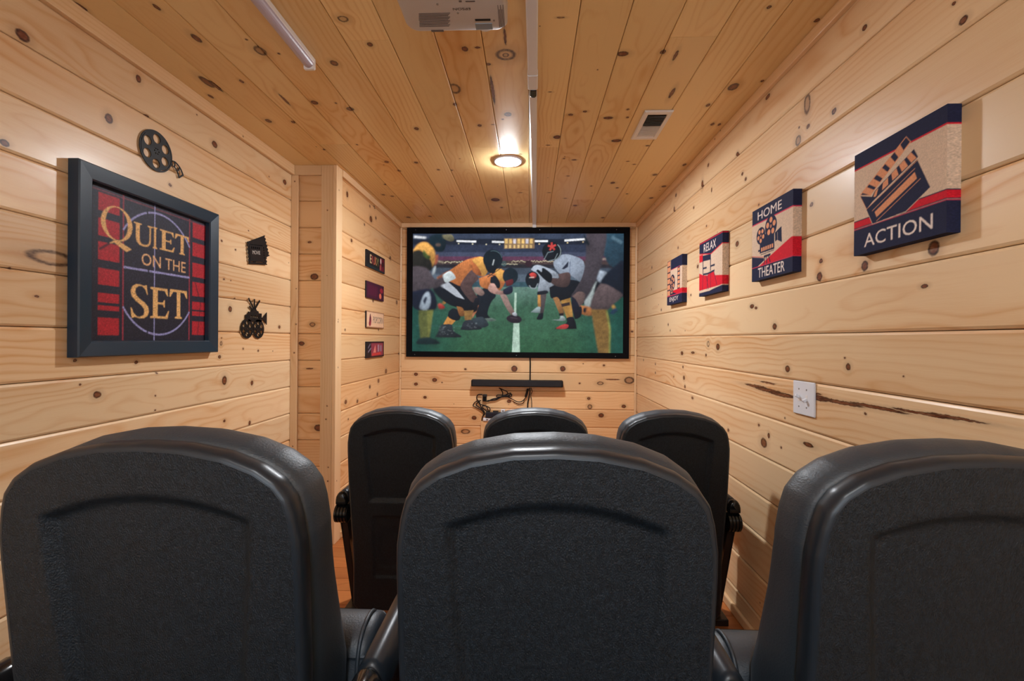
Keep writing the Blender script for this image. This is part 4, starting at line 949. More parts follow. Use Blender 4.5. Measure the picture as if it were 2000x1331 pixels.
    for i in range(9): p.line(a((470 + i * 20, 400 - i * 8), (500 + i * 14, 500 - i * 8)), .006, c(160, 92, 40), .6)
    p.smooth(a((640, 432), (690, 475), (710, 520), (650, 590), (705, 700), (695, 740), (640, 735), (560, 640), (538, 575), (590, 490)), SK); p.smooth(a((680, 700), (720, 710), (700, 790), (660, 770)), c(20, 24, 34))
    p.ell(*A(850, 330), .185, .19, c(20, 36, 46)); p.smooth(a((770, 380), (850, 400), (900, 380), (860, 460), (800, 445)), c(18, 28, 38)); p.line(a((862, 330), (848, 385)), .018, c(196, 206, 210)); p.line(a((800, 500), (890, 440), (930, 410)), .012, c(24, 34, 44)); p.line(a((790, 470), (880, 490)), .010, c(24, 34, 44))
    p.arc(*A(855, 330), .165, .165, .2, 1.9, .010, c(96, 124, 134))
    p.ell(*A(1056, 905), .145, .078, c(46, 34, 46), 1, -.12); p.line(a((1020, 890), (1090, 900)), .008, c(90, 74, 84)); p.smooth(a((1035, 850), (1060, 838), (1082, 852), (1080, 878), (1045, 868)), c(170, 176, 184))
    # blurred men at both sides of the picture
    sl = p.a.copy()
    p.smooth(a((240, 110), (300, 85), (380, 90), (400, 170), (370, 250), (300, 250), (230, 170)), c(22, 46, 56)); p.smooth(a((360, 92), (450, 88), (478, 140), (440, 155), (380, 130)), c(126, 120, 92)); p.ell(*A(322, 188), .05, .03, c(110, 90, 80))
    p.smooth(a((80, 240), (130, 180), (200, 162), (262, 205), (292, 260), (296, 330), (262, 410), (200, 440), (80, 400)), YE); p.smooth(a((80, 250), (150, 240), (240, 320), (265, 400), (230, 440), (80, 400)), c(48, 46, 38)); p.smooth(a((180, 230), (220, 280), (250, 300), (230, 330), (180, 290)), c(90, 110, 50)); p.poly(a((292, 290), (325, 280), (318, 350), (290, 390)), c(170, 90, 60))
    p.smooth(a((70, 400), (140, 395), (220, 420), (262, 480), (300, 520), (385, 495), (400, 545), (310, 600), (230, 620), (140, 680), (70, 660)), c(84, 74, 80)); p.smooth(a((262, 480), (270, 440), (285, 400), (300, 400), (290, 460)), c(180, 190, 196))
    p.smooth(a((365, 480), (420, 445), (455, 450), (492, 505), (455, 530), (392, 552)), c(206, 218, 220))
    p.smooth(a((70, 640), (220, 612), (285, 655), (312, 770), (275, 820), (140, 822), (70, 770)), c(24, 32, 52)); p.smooth(a((155, 740), (185, 670), (225, 640), (250, 690), (245, 770), (205, 822), (145, 800)), c(158, 172, 186)); p.smooth(a((175, 730), (200, 690), (215, 700), (195, 760)), c(40, 50, 70))
    p.poly(a((135, 822), (278, 815), (258, 930), (238, 1088), (150, 1092), (135, 920)), c(100, 106, 52)); p.poly(a((215, 830), (275, 822), (240, 1080), (225, 1085)), c(124, 126, 58)); p.smooth(a((130, 1100), (170, 1085), (250, 1085), (340, 1142), (120, 1145)), c(22, 48, 50))
    p.smooth(b((890, 60), (1080, 60), (1080, 400), (1000, 410), (930, 370), (880, 250)), c(42, 74, 92)); p.line(b((960, 110), (1060, 170)), .05, c(110, 146, 164), .6)
    p.smooth(b((1000, 385), (1080, 350), (1080, 680), (1000, 640), (920, 590), (852, 560), (905, 470)), c(22, 32, 48))
    p.smooth(b((855, 560), (930, 580), (1060, 660), (1045, 705), (980, 760), (915, 822), (830, 818), (760, 800), (765, 730), (800, 640)), c(98, 82, 84))
    p.poly(b((762, 812), (916, 812), (938, 900), (950, 1000), (944, 1250), (835, 1250), (792, 1000)), c(134, 102, 44)); p.poly(b((905, 820), (918, 815), (952, 1000), (946, 1250), (932, 1250), (936, 1000)), c(140, 146, 66))
    p.smooth(b((715, 60), (905, 60), (880, 300), (840, 450), (760, 640), (660, 770), (590, 740), (572, 680), (610, 620), (680, 490), (712, 300)), c(76, 68, 76)); p.smooth(b((585, 680), (640, 640), (700, 660), (680, 760), (600, 790)), c(110, 88, 84)); p.smooth(b((570, 690), (600, 700), (640, 760), (665, 860), (610, 890), (578, 800)), c(26, 28, 44)); p.smooth(b((690, 80), (720, 130), (745, 170), (735, 200), (705, 150)), c(24, 40, 50))
    i0, i1 = int(A(380, 0)[0] / W * nx2), int(B_(700, 0)[0] / W * nx2)
    mid_ = p.a[:, i0:i1].copy(); p.blur(6, (slice(0, ny2), slice(0, i0))); p.blur(6, (slice(0, ny2), slice(i1, nx2))); p.blur(1)
    gs = np.zeros(p.a.shape[:2])
    for k_, am in ((5, .10), (14, .09), (40, .08)):     # folds, turf and grain of the footage
        g_ = rng.normal(0, 1, (ny2 // k_ + 3, nx2 // k_ + 3)); yy_, xx_ = np.mgrid[0:ny2, 0:nx2] / k_
        y0_, x0_ = yy_.astype(int), xx_.astype(int); fy_, fx_ = yy_ - y0_, xx_ - x0_; fy_ = fy_ * fy_ * (3 - 2 * fy_); fx_ = fx_ * fx_ * (3 - 2 * fx_)
        gs += am * ((g_[y0_, x0_] * (1 - fx_) + g_[y0_, x0_ + 1] * fx_) * (1 - fy_) + (g_[y0_ + 1, x0_] * (1 - fx_) + g_[y0_ + 1, x0_ + 1] * fx_) * fy_)
    p.a = p.a ** 1.10
    lum_ = p.a.mean(-1, keepdims=True); p.a = (lum_ + (p.a - lum_) * .88) * np.clip(1 + gs[..., None], .45, 1.7) * 1.0 + np.array([.004, .006, .009])
    pic_obj('projected_image', p, (-W / 2, -.0105, -h / 2), (1, 0, 0), (0, 0, 1), MAT_SCREEN, t, label='bright picture of football players lined up on a green field')
screen()

# ---------------------------------------------------------------- soundbar and the tangle under the screen
def P3(px, py, off=.02): return on(px, py, 1, YB - off)
a_, b_ = P3(920, 742.5, .10), P3(1100, 757.5, .10)
sx0, sx1, sz0, sz1 = a_[0], b_[0], b_[2], a_[2]
sb = thing('soundbar', 'long slim black soundbar on the wall below the screen', 'soundbar', ((sx0 + sx1) / 2, YB, (sz0 + sz1) / 2))
hx, hz = (sx1 - sx0) / 2, (sz1 - sz0) / 2
boxo('body', -hx, hx, -.098, -.012, -hz, hz, MAT_STENCIL, sb, .008, 3)
boxo('grille', -hx + .012, hx - .012, -.1005, -.096, -hz + .006, hz - .006, plain('black_speaker_cloth', (.012, .012, .015), .85, bump=(900, .6, .0006)), sb, .003)
for s_ in (-1, 1): boxo('wall_bracket', s_ * .3 - .02, s_ * .3 + .02, -.02, 0, -hz - .004, -hz + .02, MAT_BLACK, sb)
def cable(label, pts, r=.0045, name='cable', mat=None):
    bm = bmesh.new(); tube(bm, [P3(x, y, o) for x, y, o in pts], r, 8)
    o = obj(name, bm, mat or MAT_STENCIL, smooth=True); tag(o, label, 'cable', 'cables on the wall below the screen'); return o
cz = lambda x, y: (900 + x / 8.317, 700 + y / 8.317)
def cc(label, pts, r=.0042, **k): return cable(label, [(*cz(x, y), o) for x, y, o in pts], r, **k)
cable('straight black cable running from the screen frame down to the soundbar', [(1035.2, 697, .012), (1035.6, 712, .010), (1035.4, 728, .010), (1035.2, 744, .012)], .0065)
cc('black cable hanging below the soundbar and bowed left, the thicker of the lower pair', [(1120, 480, .03), (1122, 560, .02), (1100, 660, .018), (1088, 740, .016), (1085, 830, .02)], .006)
cc('thin black cable hanging furthest right below the soundbar', [(1140, 480, .03), (1158, 540, .02), (1138, 600, .016), (1150, 700, .016), (1152, 830, .02)], .0035)
cc('black cable dropping from the soundbar and sweeping left in a shallow loop', [(1095, 490, .03), (1070, 560, .026), (1045, 650, .022), (990, 702, .02), (920, 708, .018), (840, 670, .018), (770, 630, .018)], .004)
cc('thick black plug end hanging below the right half of the soundbar', [(1090, 500, .032), (1075, 560, .03), (1052, 630, .026)], .011, name='plug_lead')
cc('thin dark cable looping lowest under the soundbar', [(1030, 680, .016), (1010, 735, .014), (950, 752, .012), (890, 730, .012), (850, 700, .012)], .003)
cc('black cable crossing from below the soundbar to the wrapped bundle', [(620, 485, .03), (700, 520, .022), (755, 550, .02), (740, 600, .02), (600, 600, .02), (590, 630, .02), (720, 625, .022), (820, 585, .02), (815, 620, .018), (720, 630, .018)], .0045)
cc('black cable of the bundle looping beside the first one', [(640, 490, .03), (680, 560, .022), (680, 615, .024), (780, 610, .024), (810, 570, .024), (770, 580, .02), (640, 640, .022), (560, 680, .02), (430, 690, .022)], .005)
cc('twisted dark lead between the bundle and the power adapter', [(680, 620, .014), (610, 650, .014), (520, 665, .016), (440, 700, .018), (380, 690, .024)], .006)
cc('black cable curving left from the adapter and down', [(350, 590, .03), (280, 595, .024), (258, 650, .02), (300, 720, .02), (330, 790, .022), (370, 860, .024), (380, 930, .024)], .005)
cc('black cable in the widest loop at the far left', [(330, 690, .02), (240, 710, .016), (200, 770, .014), (250, 800, .016), (340, 850, .02), (390, 920, .024)], .0042)
cc('black cable coiled tightly above the small black box', [(310, 680, .03), (300, 740, .026), (380, 770, .03), (460, 800, .026), (470, 860, .03), (400, 850, .03), (350, 780, .026), (420, 790, .03), (450, 870, .03)], .0045)
cc('black cable falling past the left end of the white power strip', [(300, 700, .022), (250, 760, .02), (330, 820, .024), (385, 880, .03), (350, 960, .026), (345, 1030, .02), (385, 1050, .018)], .005)
ad = thing('power_adapter', 'round topped black power adapter hanging in the cable tangle', 'power adapter', tuple(P3(*cz(385, 640), .03)))
boxo('body', -.018, .022, -.022, .016, -.036, .030, MAT_GLOSS, ad, .008, 3); boxo('plug_cap', -.012, .026, -.03, -.02, .010, .034, MAT_BLACK, ad, .003)
c0, c1 = P3(*cz(360, 975), .05), P3(*cz(720, 1030), .05)
ps = thing('power_strip', 'white power strip lying below the small black box', 'power strip', ((c0[0] + c1[0]) / 2, YB, (c0[2] + c1[2]) / 2))
hx = (c1[0] - c0[0]) / 2; hz = (c0[2] - c1[2]) / 2
boxo('housing', -hx, hx, -.05, -.001, -hz, hz, MAT_WHITE, ps, .006, 3)
for i in range(4): boxo('socket', -hx + .03 + i * .04, -hx + .05 + i * .04, -.0515, -.0495, -hz * .4, hz * .4, MAT_PRINT, ps)
c0, c1 = P3(*cz(400, 880), .05), P3(*cz(700, 968), .05)
mb = thing('media_box', 'small flat black box sitting on the white power strip', 'media player', ((c0[0] + c1[0]) / 2, YB, (c0[2] + c1[2]) / 2))
hx = (c1[0] - c0[0]) / 2; hz = (c0[2] - c1[2]) / 2
boxo('case', -hx, hx, -.060, -.003, -hz + .001, hz, plain('dark_navy_plastic', (.010, .012, .022), .35), mb, .005, 3)
boxo('connector', -hx + .07, -hx + .12, -.045, -.012, hz - .002, hz + .012, MAT_BLACK, mb, .002)
c0 = P3(*cz(685, 858), .03)
wp = thing('white_plug', 'small white plug standing on the black box', 'plug', (c0[0], YB, c0[2]))
boxo('body', -.020, .020, -.040, -.006, -.014, .014, MAT_WHITE, wp, .004, 3); boxo('label_patch', -.008, .008, -.0412, -.0398, -.004, .006, MAT_PRINT, wp)
# shallow wooden shelf bracket seen left of the middle seat
c0 = P3(*cz(400, 1180), .03)
wbk = boxo('shelf_bracket', -.045, .022, -.035, -.001, -.14, .10, pine('pine_bracket', 'back', [], axis=2), None, .003)
wbk.location = (c0[0], YB, c0[2] - .01); tag(wbk, 'short upright pine block on the wall behind the middle front seat', 'wooden block')

# ---------------------------------------------------------------- ceiling fixtures
def ceiling_lamp(x, y, strength, label):
    t = thing('recessed_ceiling_light', label, 'ceiling light', (x, y, H))
    bm = lathe(bmesh.new(), (0, 0, 0), (0, 0, -1), [(.062, 0), (.088, 0), (.087, .004), (.080, .008), (.066, .008), (.062, .003)], 40); obj('trim_ring', bm, MAT_WHITE, t, smooth=False)
    bm = lathe(bmesh.new(), (0, 0, 0), (0, 0, -1), [(.064, .001), (.063, .009), (.050, .017), (.025, .022), (.002, .024)], 40)
    obj('lens', bm, plain('lamp_diffuser', (.8, .8, .8), .5, emis=((.90, .95, 1.0), strength)), t, smooth=True)
ceiling_lamp(-.142, 2.795, LAMP_FRONT, 'small round recessed ceiling light, lit, in front of the screen')
ceiling_lamp(-.142, -.75, LAMP_REAR, 'small round recessed ceiling light, lit, behind the seats')
# raceway
rw = thing('cable_raceway', 'white cable raceway running along the ceiling to the screen', 'cable raceway', (0, 0, H))
def along(y): return -.001 + (y - 1.5) * (.0385 - .001) / 2.8
def raceway(name, y0, y1, wd, hh_, mat):
    x0, x1 = along(y0), along(y1); bm = bmesh.new(); prof = [(-wd / 2, 0), (-wd / 2, -hh_ + .004), (-wd / 2 + .005, -hh_), (wd / 2 - .005, -hh_), (wd / 2, -hh_ + .004), (wd / 2, 0)]
    A = [bm.verts.new((x0 + a, y0, b)) for a, b in prof]; B = [bm.verts.new((x1 + a, y1, b)) for a, b in prof]
    for i in range(len(prof)): bm.faces.new((A[i], A[(i + 1) % 6], B[(i + 1) % 6], B[i]))
    bm.faces.new(A); bm.faces.new(B[::-1]); return obj(name, bm, mat, rw)
raceway('channel', -.6, 1.86, .040, .026, MAT_WHITE); raceway('coupler', 1.85, 1.95, .043, .029, MAT_WHITE)
raceway('channel', 2.01, YB - .021, .037, .022, MAT_WHITE); raceway('channel_end', 1.95, 2.01, .030, .012, MAT_WHITE)
x_ = along(1.975)
cn = thing('cable_connector', 'black cable plug showing in the gap of the ceiling raceway', 'connector', (x_ + .001, 1.98, H - .013))
boxo('body', -.013, .015, -.030, .022, -.020, .002, MAT_GLOSS, cn, .004, 3); boxo('tip', -.008, .010, .022, .036, -.016, .000, MAT_BLACK, cn, .003)
bx = boxo('raceway_drop', -.018, .018, -.012, 0, -.052, 0, MAT_WHITE, rw, .003); bx.location = (along(YB), YB - .021, 0)
# vent
vt = thing('air_vent', 'white rectangular ceiling vent, half open', 'vent', (.6085, 2.343, H)); vt.rotation_euler = (0, 0, R(-.2))
W2, L2 = .0685, .153
bm = bmesh.new(); prof = [(0, -.001), (0, -.004), (.004, -.009), (.022, -.009), (.024, -.005)]
rings = [[bm.verts.new((sx * (W2 - i_), sy * (L2 - i_ * 1.3), z_)) for sx, sy in ((-1, -1), (1, -1), (1, 1), (-1, 1))] for i_, z_ in prof]
for A, B in zip(rings, rings[1:]):
    for i in range(4): bm.faces.new((A[i], A[(i + 1) % 4], B[(i + 1) % 4], B[i]))
bm.faces.new(rings[-1]); obj('frame', bm, MAT_WHITEMETAL, vt)
boxo('duct_opening', -.044, .044, -.116, -.006, -.0060, -.0045, MAT_VOID, vt)
for i in range(8):
    o = boxo('louvre', -.044, .044, -.0055, .0055, -.0006, .0006, MAT_GREYMETAL, vt); o.location = (0, -.108 + i * .0135, -.0095); o.rotation_euler = (R(38), 0, 0)
for i in range(8):
    o = boxo('louvre', -.044, .044, -.0058, .0058, -.0006, .0006, MAT_WHITEMETAL, vt); o.location = (0, .008 + i * .0135, -.0085); o.rotation_euler = (R(12), 0, 0)
# batten on the left of the ceiling
bt = thing('ceiling_batten', 'long white ceiling batten light on the left, unlit', 'light fitting', (-.872, 1.15, H))
boxo('base', -.021, .021, -.62, .615, -.022, 0, MAT_WHITEMETAL, bt, .003)
bm = bmesh.new(); prof = [(-.020, -.020)] + [(-.020 * math.cos(a), -.022 - .020 * math.sin(a)) for a in np.linspace(0, math.pi, 11)] + [(.020, -.020)]
A = [bm.verts.new((x, -.60, z)) for x, z in prof]; B = [bm.verts.new((x, .60, z)) for x, z in prof]
for i in range(len(prof)): bm.faces.new((A[i], A[(i + 1) % len(prof)], B[(i + 1) % len(prof)], B[i]))
bm.faces.new(A); bm.faces.new(B[::-1]); obj('diffuser', bm, plain('opal_diffuser', (.50, .44, .54), .35), bt, smooth=False)
for s_ in (-1, 1): boxo('end_cap', -.022, .022, s_ * .607 - .009, s_ * .607 + .009, -.045, -.001, MAT_WHITEMETAL, bt, .006, 3)

# ---------------------------------------------------------------- projector
def projector():
    zb = CAM_H + .930 - H
    t = thing('projector', 'white ceiling projector hanging upside down above the camera side', 'projector', (-.2236, 1.255, H))
    hx, y0, y1 = .151, -.12, .118; r = .032
    def outline(ins, rr):
        pts = []
        for cx, cy, a0 in ((hx - ins - rr, y0 + ins + rr, -90), (hx - ins - rr, y1 - ins - rr, 0), (-hx + ins + rr, y1 - ins - rr, 90), (-hx + ins + rr, y0 + ins + rr, 180)):
            for k in range(9): a = R(a0 + k * 11.25); pts.append((cx + rr * math.cos(a), cy + rr * math.sin(a)))
        return pts
    bm = bmesh.new(); rings = []
    for ins, z in ((.010, 0), (.006, .002), (0.0, .010), (0, .062), (.004, .076), (.016, .082)):
        rings.append([bm.verts.new((x, y, zb + z)) for x, y in outline(ins, r)])
    for A, B in zip(rings, rings[1:]):
        for i in range(len(A)): bm.faces.new((A[i], A[(i + 1) % len(A)], B[(i + 1) % len(A)], B[i]))
    bm.faces.new(rings[0][::-1]); bm.faces.new(rings[-1]); o = obj('housing', bm, MAT_PROJ, t); auto_smooth(o, 35)
    def Lp(cx, cy):  # crop 790,0 scale 7.143 -> local on the underside
        p = on(790 + cx / 7.143, cy / 7.143, 2, CAM_H + .930); return p[0] + .2236, p[1] - 1.255
    x, y = Lp(1110, 360)
    bm = bmesh.new(); cyl(bm, (x, y1 - .02, zb + .040), (0, 1, 0), .034, .034, 32, .030); obj('lens_barrel', bm, MAT_WHITE, t, smooth=False)
    bm = bmesh.new(); cyl(bm, (x, y1 + .0135, zb + .040), (0, 1, 0), .022, .002, 32); obj('lens_glass', bm, MAT_LENS, t)
    e = -.0006
    a, b = Lp(985, 325), Lp(1235, 425); boxo('lens_recess', a[0], b[0], a[1], y1 - .010, zb - .0012, zb + .004, plain('blue_grey_plastic', (.20, .25, .30), .25), t, .001)
    a, b = Lp(985, 265), Lp(1202, 288); boxo('vent_slot', a[0], b[0], a[1], b[1], zb - .0010, zb + .002, MAT_BLACK, t)
    MT = lambda cx, cy, rot: Matrix(((math.cos(rot), math.sin(rot), 0, cx), (math.sin(rot), -math.cos(rot), 0, cy), (0, 0, -1, zb), (0, 0, 0, 1)))
    a, b = Lp(680, 145), Lp(915, 100)
    text_mesh('lettering', 'EPSON', abs(a[1] - b[1]) * .85, abs(b[0] - a[0]), MAT_BLACK, t, MT((a[0] + b[0]) / 2, (a[1] + b[1]) / 2, math.pi), .0008, label='dark maker lettering, upside down')
    bm = bmesh.new()
    for i in range(11):
        xa, ya = Lp(200 + (10 if i > 5 else 0), 190 + i * 18); xb, yb = Lp(640 - (i % 3) * 14, 190 + i * 18); box(bm, xa, xb, ya - .0010, ya + .0010, zb - .0008, zb + .001)
    for i in range(5):
        xa, ya = Lp(1330 + i * 17, 380); xb, yb = Lp(1330 + i * 17, 70 + (i % 2) * 60); box(bm, xa - .0008, xa + .0008, min(ya, yb), max(ya, yb), zb - .0008, zb + .001)
    for (u0, v0, u1, v1) in ((370, 418, 550, 440), (850, 12, 985, 24), (755, 5, 800, 28)):
        xa, ya = Lp(u0, v0); xb, yb = Lp(u1, v1); box(bm, xa, xb, min(ya, yb), max(ya, yb), zb - .0008, zb + .001)
    obj('rating_label', bm, MAT_PRINT, t, kind='stuff')
    for u, v in ((745, 182), (460, 60), (1250, 285)):
        xa, ya = Lp(u, v); bm = bmesh.new(); cyl(bm, (xa, ya, zb - .0014), (0, 0, 1), .003, .002, 12); obj('screw', bm, MAT_GREYMETAL, t)
    boxo('mount_plate', -.06, .06, -.07, .05, zb + .081, zb + .088, MAT_WHITEMETAL, t, .002)
    bm = bmesh.new(); cyl(bm, (0, -.01, zb + .086), (0, 0, 1), .018, -zb - .090, 24); obj('mount_pole', bm, MAT_WHITEMETAL, t)
    bm = bmesh.new(); cyl(bm, (0, -.01, -.006), (0, 0, 1), .05, .005, 28); obj('ceiling_plate', bm, MAT_WHITEMETAL, t)
projector()

# ---------------------------------------------------------------- switch plate
sw = thing('switch_plate', 'white double light switch plate on the right wall', 'light switch', (XR, 1.690, CAM_H - .2045)); sw.rotation_euler = (R(-.6), 0, 0)
boxo('plate', -.007, 0, -.064, .064, -.0610, .0610, MAT_WHITE, sw, .003, 3)
for i, (y_, up) in enumerate(((.026, 1), (-.020, -1))):
    boxo('toggle_slot', -.0078, -.0065, y_ - .006, y_ + .006, -.013, .013, MAT_WHITEMETAL, sw, .0005)
    o = boxo('toggle', -.016, 0, -.0045, .0045, -.005, .005, MAT_WHITE, sw, .0015); o.location = (-.006, y_, .002 * up); o.rotation_euler = (0, R(28 * up), 0)
    for s_ in (-1, 1):
        bm = bmesh.new(); cyl(bm, (-.0068, y_, s_ * .032), (-1, 0, 0), .003, .0012, 12); obj('screw', bm, MAT_GREYMETAL, sw)

# ---------------------------------------------------------------- theatre seats
TOPX = [0, .060, .120, .165, .192, .207, .2145, .219]; TOPS = [0, .003, .0145, .032, .051, .072, .098, .135]
SV = [0, .10, .17, .34, .47, .575, .64, .75, .89]; HWV = [.219, .218, .220, .219, .214, .209, .2075, .2095, .214]
ZT, LEN, TILT = .992, .885, .085
def shell_grid(nu=104, nv=150):
    us = np.sin(np.linspace(-math.pi / 2, math.pi / 2, nu + 1)); vs = np.linspace(0, 1, nv + 1) ** 1.15
    G = np.zeros((nv + 1, nu + 1, 3)); S = np.zeros((nv + 1, nu + 1))
    for j, v in enumerate(vs):
        for i, u in enumerate(us):
            top = np.interp(abs(u) * .219, TOPX, TOPS)
            bot = LEN - .02 * max(0, (abs(u) - .88) / .12) ** 2
            s = top + v * (bot - top); x = u * np.interp(s, SV, HWV)
            G[j, i] = (x, s * TILT, ZT - s); S[j, i] = s
    return us, vs, G, S
def sstep(a, b, x): t = np.clip((x - a) / (b - a), 0, 1); return t * t * (3 - 2 * t)
def recess(x, s):
    ax = np.abs(x); wr_ = .013
    top = .066 + 1.40 * ax ** 2
    half = .158 - .02 * sstep(.1, .42, s)
    d1 = np.minimum(np.minimum(s - top, half - ax), .395 - s)          # depth inside the upper panel
    r1 = np.clip(d1 / .015, 0, 1)
    r2 = sstep(0, .010, s - .455) * sstep(0, wr_, .128 - ax) * sstep(0, .010, .74 - s)
    return .0125 * r1 + .006 * r2 + .003 * sstep(0, .02, s - .50) * sstep(0, .02, .105 - ax) * sstep(0, .02, .70 - s)
def boundary(G):
    nv, nu = G.shape[0] - 1, G.shape[1] - 1
    idx = [(nv - j, 0) for j in range(nv)] + [(0, i) for i in range(nu)] + [(j, nu) for j in range(nv)] + [(nv, nu - i) for i in range(nu)]
    return idx
def make_seat_meshes():
    us, vs, G, S = shell_grid(); nv, nu = G.shape[0] - 1, G.shape[1] - 1
    G2 = G.copy(); G2[..., 1] += recess(G[..., 0], S)
    idx = boundary(G); Bp = np.array([G[j, i] for j, i in idx]); Bs = np.array([S[j, i] for j, i in idx])
    # smooth outward normals in the x-z plane
    T = np.roll(Bp, -1, 0) - np.roll(Bp, 1, 0); N = np.stack([-T[:, 2], 0 * T[:, 0], T[:, 0]], 1); 
    N = N / np.maximum(1e-6, np.linalg.norm(N, axis=1))[:, None]
    cen = np.array([0, 0, ZT - LEN / 2]); flip = np.sign((N * (Bp - cen)).sum(1)); N *= flip[:, None]
    for _ in range(3): N = (np.roll(N, 1, 0) + N * 2 + np.roll(N, -1, 0)) / 4
    N = N / np.linalg.norm(N, axis=1)[:, None]
    def ringed(base_pts, rings, cap):
        bm = bmesh.new(); vr = []
        for P in rings: vr.append([bm.verts.new(tuple(p)) for p in P])
        n = len(rings[0])
        for A, B in zip(vr, vr[1:]):
            for i in range(n): bm.faces.new((A[i], A[(i + 1) % n], B[(i + 1) % n], B[i]))
        return bm, vr
    # shell back
    bm = bmesh.new(); V = [[bm.verts.new(tuple(G2[j, i])) for i in range(nu + 1)] for j in range(nv + 1)]
    for j in range(nv):
        for i in range(nu): bm.faces.new((V[j][i], V[j + 1][i], V[j + 1][i + 1], V[j][i + 1]))
    bmesh.ops.remove_doubles(bm, verts=bm.verts, dist=1e-5); me_back = bpy.data.meshes.new('back_shell'); bmesh.ops.recalc_face_normals(bm, faces=bm.faces); bm.to_mesh(me_back); bm.free()
    # rim
    fw = np.array([0, 1, 0]); offs = [(-.0015, -.0002), (.003, .0006), (.0065, .003), (.009, .008), (.0105, .016), (.010, .028), (.006, .034), (-.02, .034)]
    bm, _ = ringed(Bp, [Bp + N * o + fw * f for o, f in offs], None); bmesh.ops.recalc_face_normals(bm, faces=bm.faces)
    me_rim = bpy.data.meshes.new('rim'); bm.to_mesh(me_rim); bm.free()
    # cushion: proud at the top, thicker lower down
    th = np.interp(Bs, [0, .15, .24, .35, .42, .6, .88], [.085, .085, .098, .125, .150, .155, .12]); pr = np.interp(Bs, [0, .08, .2, .88], [.019, .018, .012, .012])
    rings = []
    for o, f in ((-.02, 0), (.20, .0), (.55, .06), (.85, .22), (1, .45), (.98, .62), (.75, .80), (.3, .93), (-.6, 1.0), (-1.8, 1.03)):
        rings.append(Bp + N * (pr * o)[:, None] + fw * (.035 + (th) * f)[:, None])
    last = rings[-1]
    for k in (.75, .5, .25, .04):
        c = np.array([0, 0, ZT - LEN / 2]); q = last.copy(); q[:, 0] *= k; q[:, 2] = c[2] + (last[:, 2] - c[2]) * (.35 + .65 * k); q[:, 1] += .012 * (1 - k); rings.append(q)
    bm, vr = ringed(Bp, rings, None); bm.faces.new(vr[-1]); bm.faces.new(vr[0][::-1]); bmesh.ops.recalc_face_normals(bm, faces=bm.faces)
    me_cush = bpy.data.meshes.new('back_cushion'); bm.to_mesh(me_cush); bm.free()
    for me in (me_back, me_rim, me_cush):
        for p in me.polygons: p.use_smooth = True
    return me_back, me_rim, me_cush
ME_BACK, ME_RIM, ME_CUSH = make_seat_meshes()
def rounded_prism(prof, x0, x1, r=.018, seg=4):
    """closed y-z outline extruded along x with rounded ends"""
    P = np.array(prof); c = P.mean(0); n = len(P); bm = bmesh.new(); rings = []
    T = np.roll(P, -1, 0) - np.roll(P, 1, 0); N = np.stack([T[:, 1], -T[:, 0]], 1); N /= np.linalg.norm(N, axis=1)[:, None]
    if ((N * (P - c)).sum(1)).mean() < 0: N = -N
    st = [(x0 + r - r * math.cos(a), -r + r * math.sin(a)) for a in np.linspace(0, math.pi / 2, seg + 1)]
    st += [(x1 - r + r * math.sin(a), -r + r * math.cos(a)) for a in np.linspace(0, math.pi / 2, seg + 1)]
    for x, o in st: rings.append([bm.verts.new((x, p[0] + q[0] * o, p[1] + q[1] * o)) for p, q in zip(P, N)])
    for A, B in zip(rings, rings[1:]):
        for i in range(n): bm.faces.new((A[i], A[(i + 1) % n], B[(i + 1) % n], B[i]))
    bm.faces.new(rings[0][::-1]); bm.faces.new(rings[-1]); return bm
def seat_profile():
    pts = [(.205, .36), (.212, .48), (.222, .54)]
    pts += [(.288 - .066 * math.cos(a), .540 + .046 * math.sin(a)) for a in np.linspace(.15, math.pi * .9, 10)]
    pts += [(.350, .47), (.345, .36), (.31, .33), (.24, .33)]
    return [(p.y, p.z) for p in catmull([(0, a, b) for a, b in pts + [pts[0]]], 3)][:-1]
SEATS = []
def make_seat(loc, label, group):
    t = thing('theater_seat', label, 'theater seat', loc, group)
    link('back_shell', ME_BACK, MAT_SHELL, t, label='textured black plastic back panel'); link('rim', ME_RIM, MAT_RIM, t, label='smooth glossy black rim'); link('back_cushion', ME_CUSH, MAT_LEATHER, t, label='black leatherette back cushion')
    o = obj('seat_cushion', rounded_prism(seat_profile(), -.258, .258, .02, 4), MAT_LEATHER, t, smooth=True, label='folded up leatherette seat cushion')
    for s_ in (-1, 1):
        bm = bmesh.new(); tube(bm, [(s_ * .236, p[0] , p[1]) for p in [(.214, .40), (.214, .48), (.228, .556), (.262, .588), (.31, .585), (.345, .54), (.352, .47), (.348, .40)]], .0045, 6)
        obj('piping', bm, MAT_LEATHER, t, smooth=True)
    boxo('seat_pan', -.235, .235, .345, .362, .35, .56, MAT_GLOSS, t, .006, 2)
    boxo('back_bracket', -.215, .215, .085, .20, .20, .26, MAT_DARKMETAL, t, .004)
    return t
def copy_seat(src, loc, label, nose=0.0):
    r = src.copy(); C.objects.link(r); r.location = loc; r['label'] = label
    for ch in list(src.children):
        c = ch.copy(); C.objects.link(c); c.parent = r
        if nose and ch.name.split('.')[0] in ('seat_cushion', 'piping', 'seat_pan'): c.location.z += nose
    return r
YB1, YF1 = .63, 1.92
s0 = make_seat((-.558, YB1, RISE), 'black theater seat at the left end of the near row', 'near row of theater seats')
copy_seat(s0, (.039, YB1, RISE), 'black theater seat in the middle of the near row, facing the screen')
copy_seat(s0, (.624, YB1 - .002, RISE), 'black theater seat at the right end of the near row', -.018)
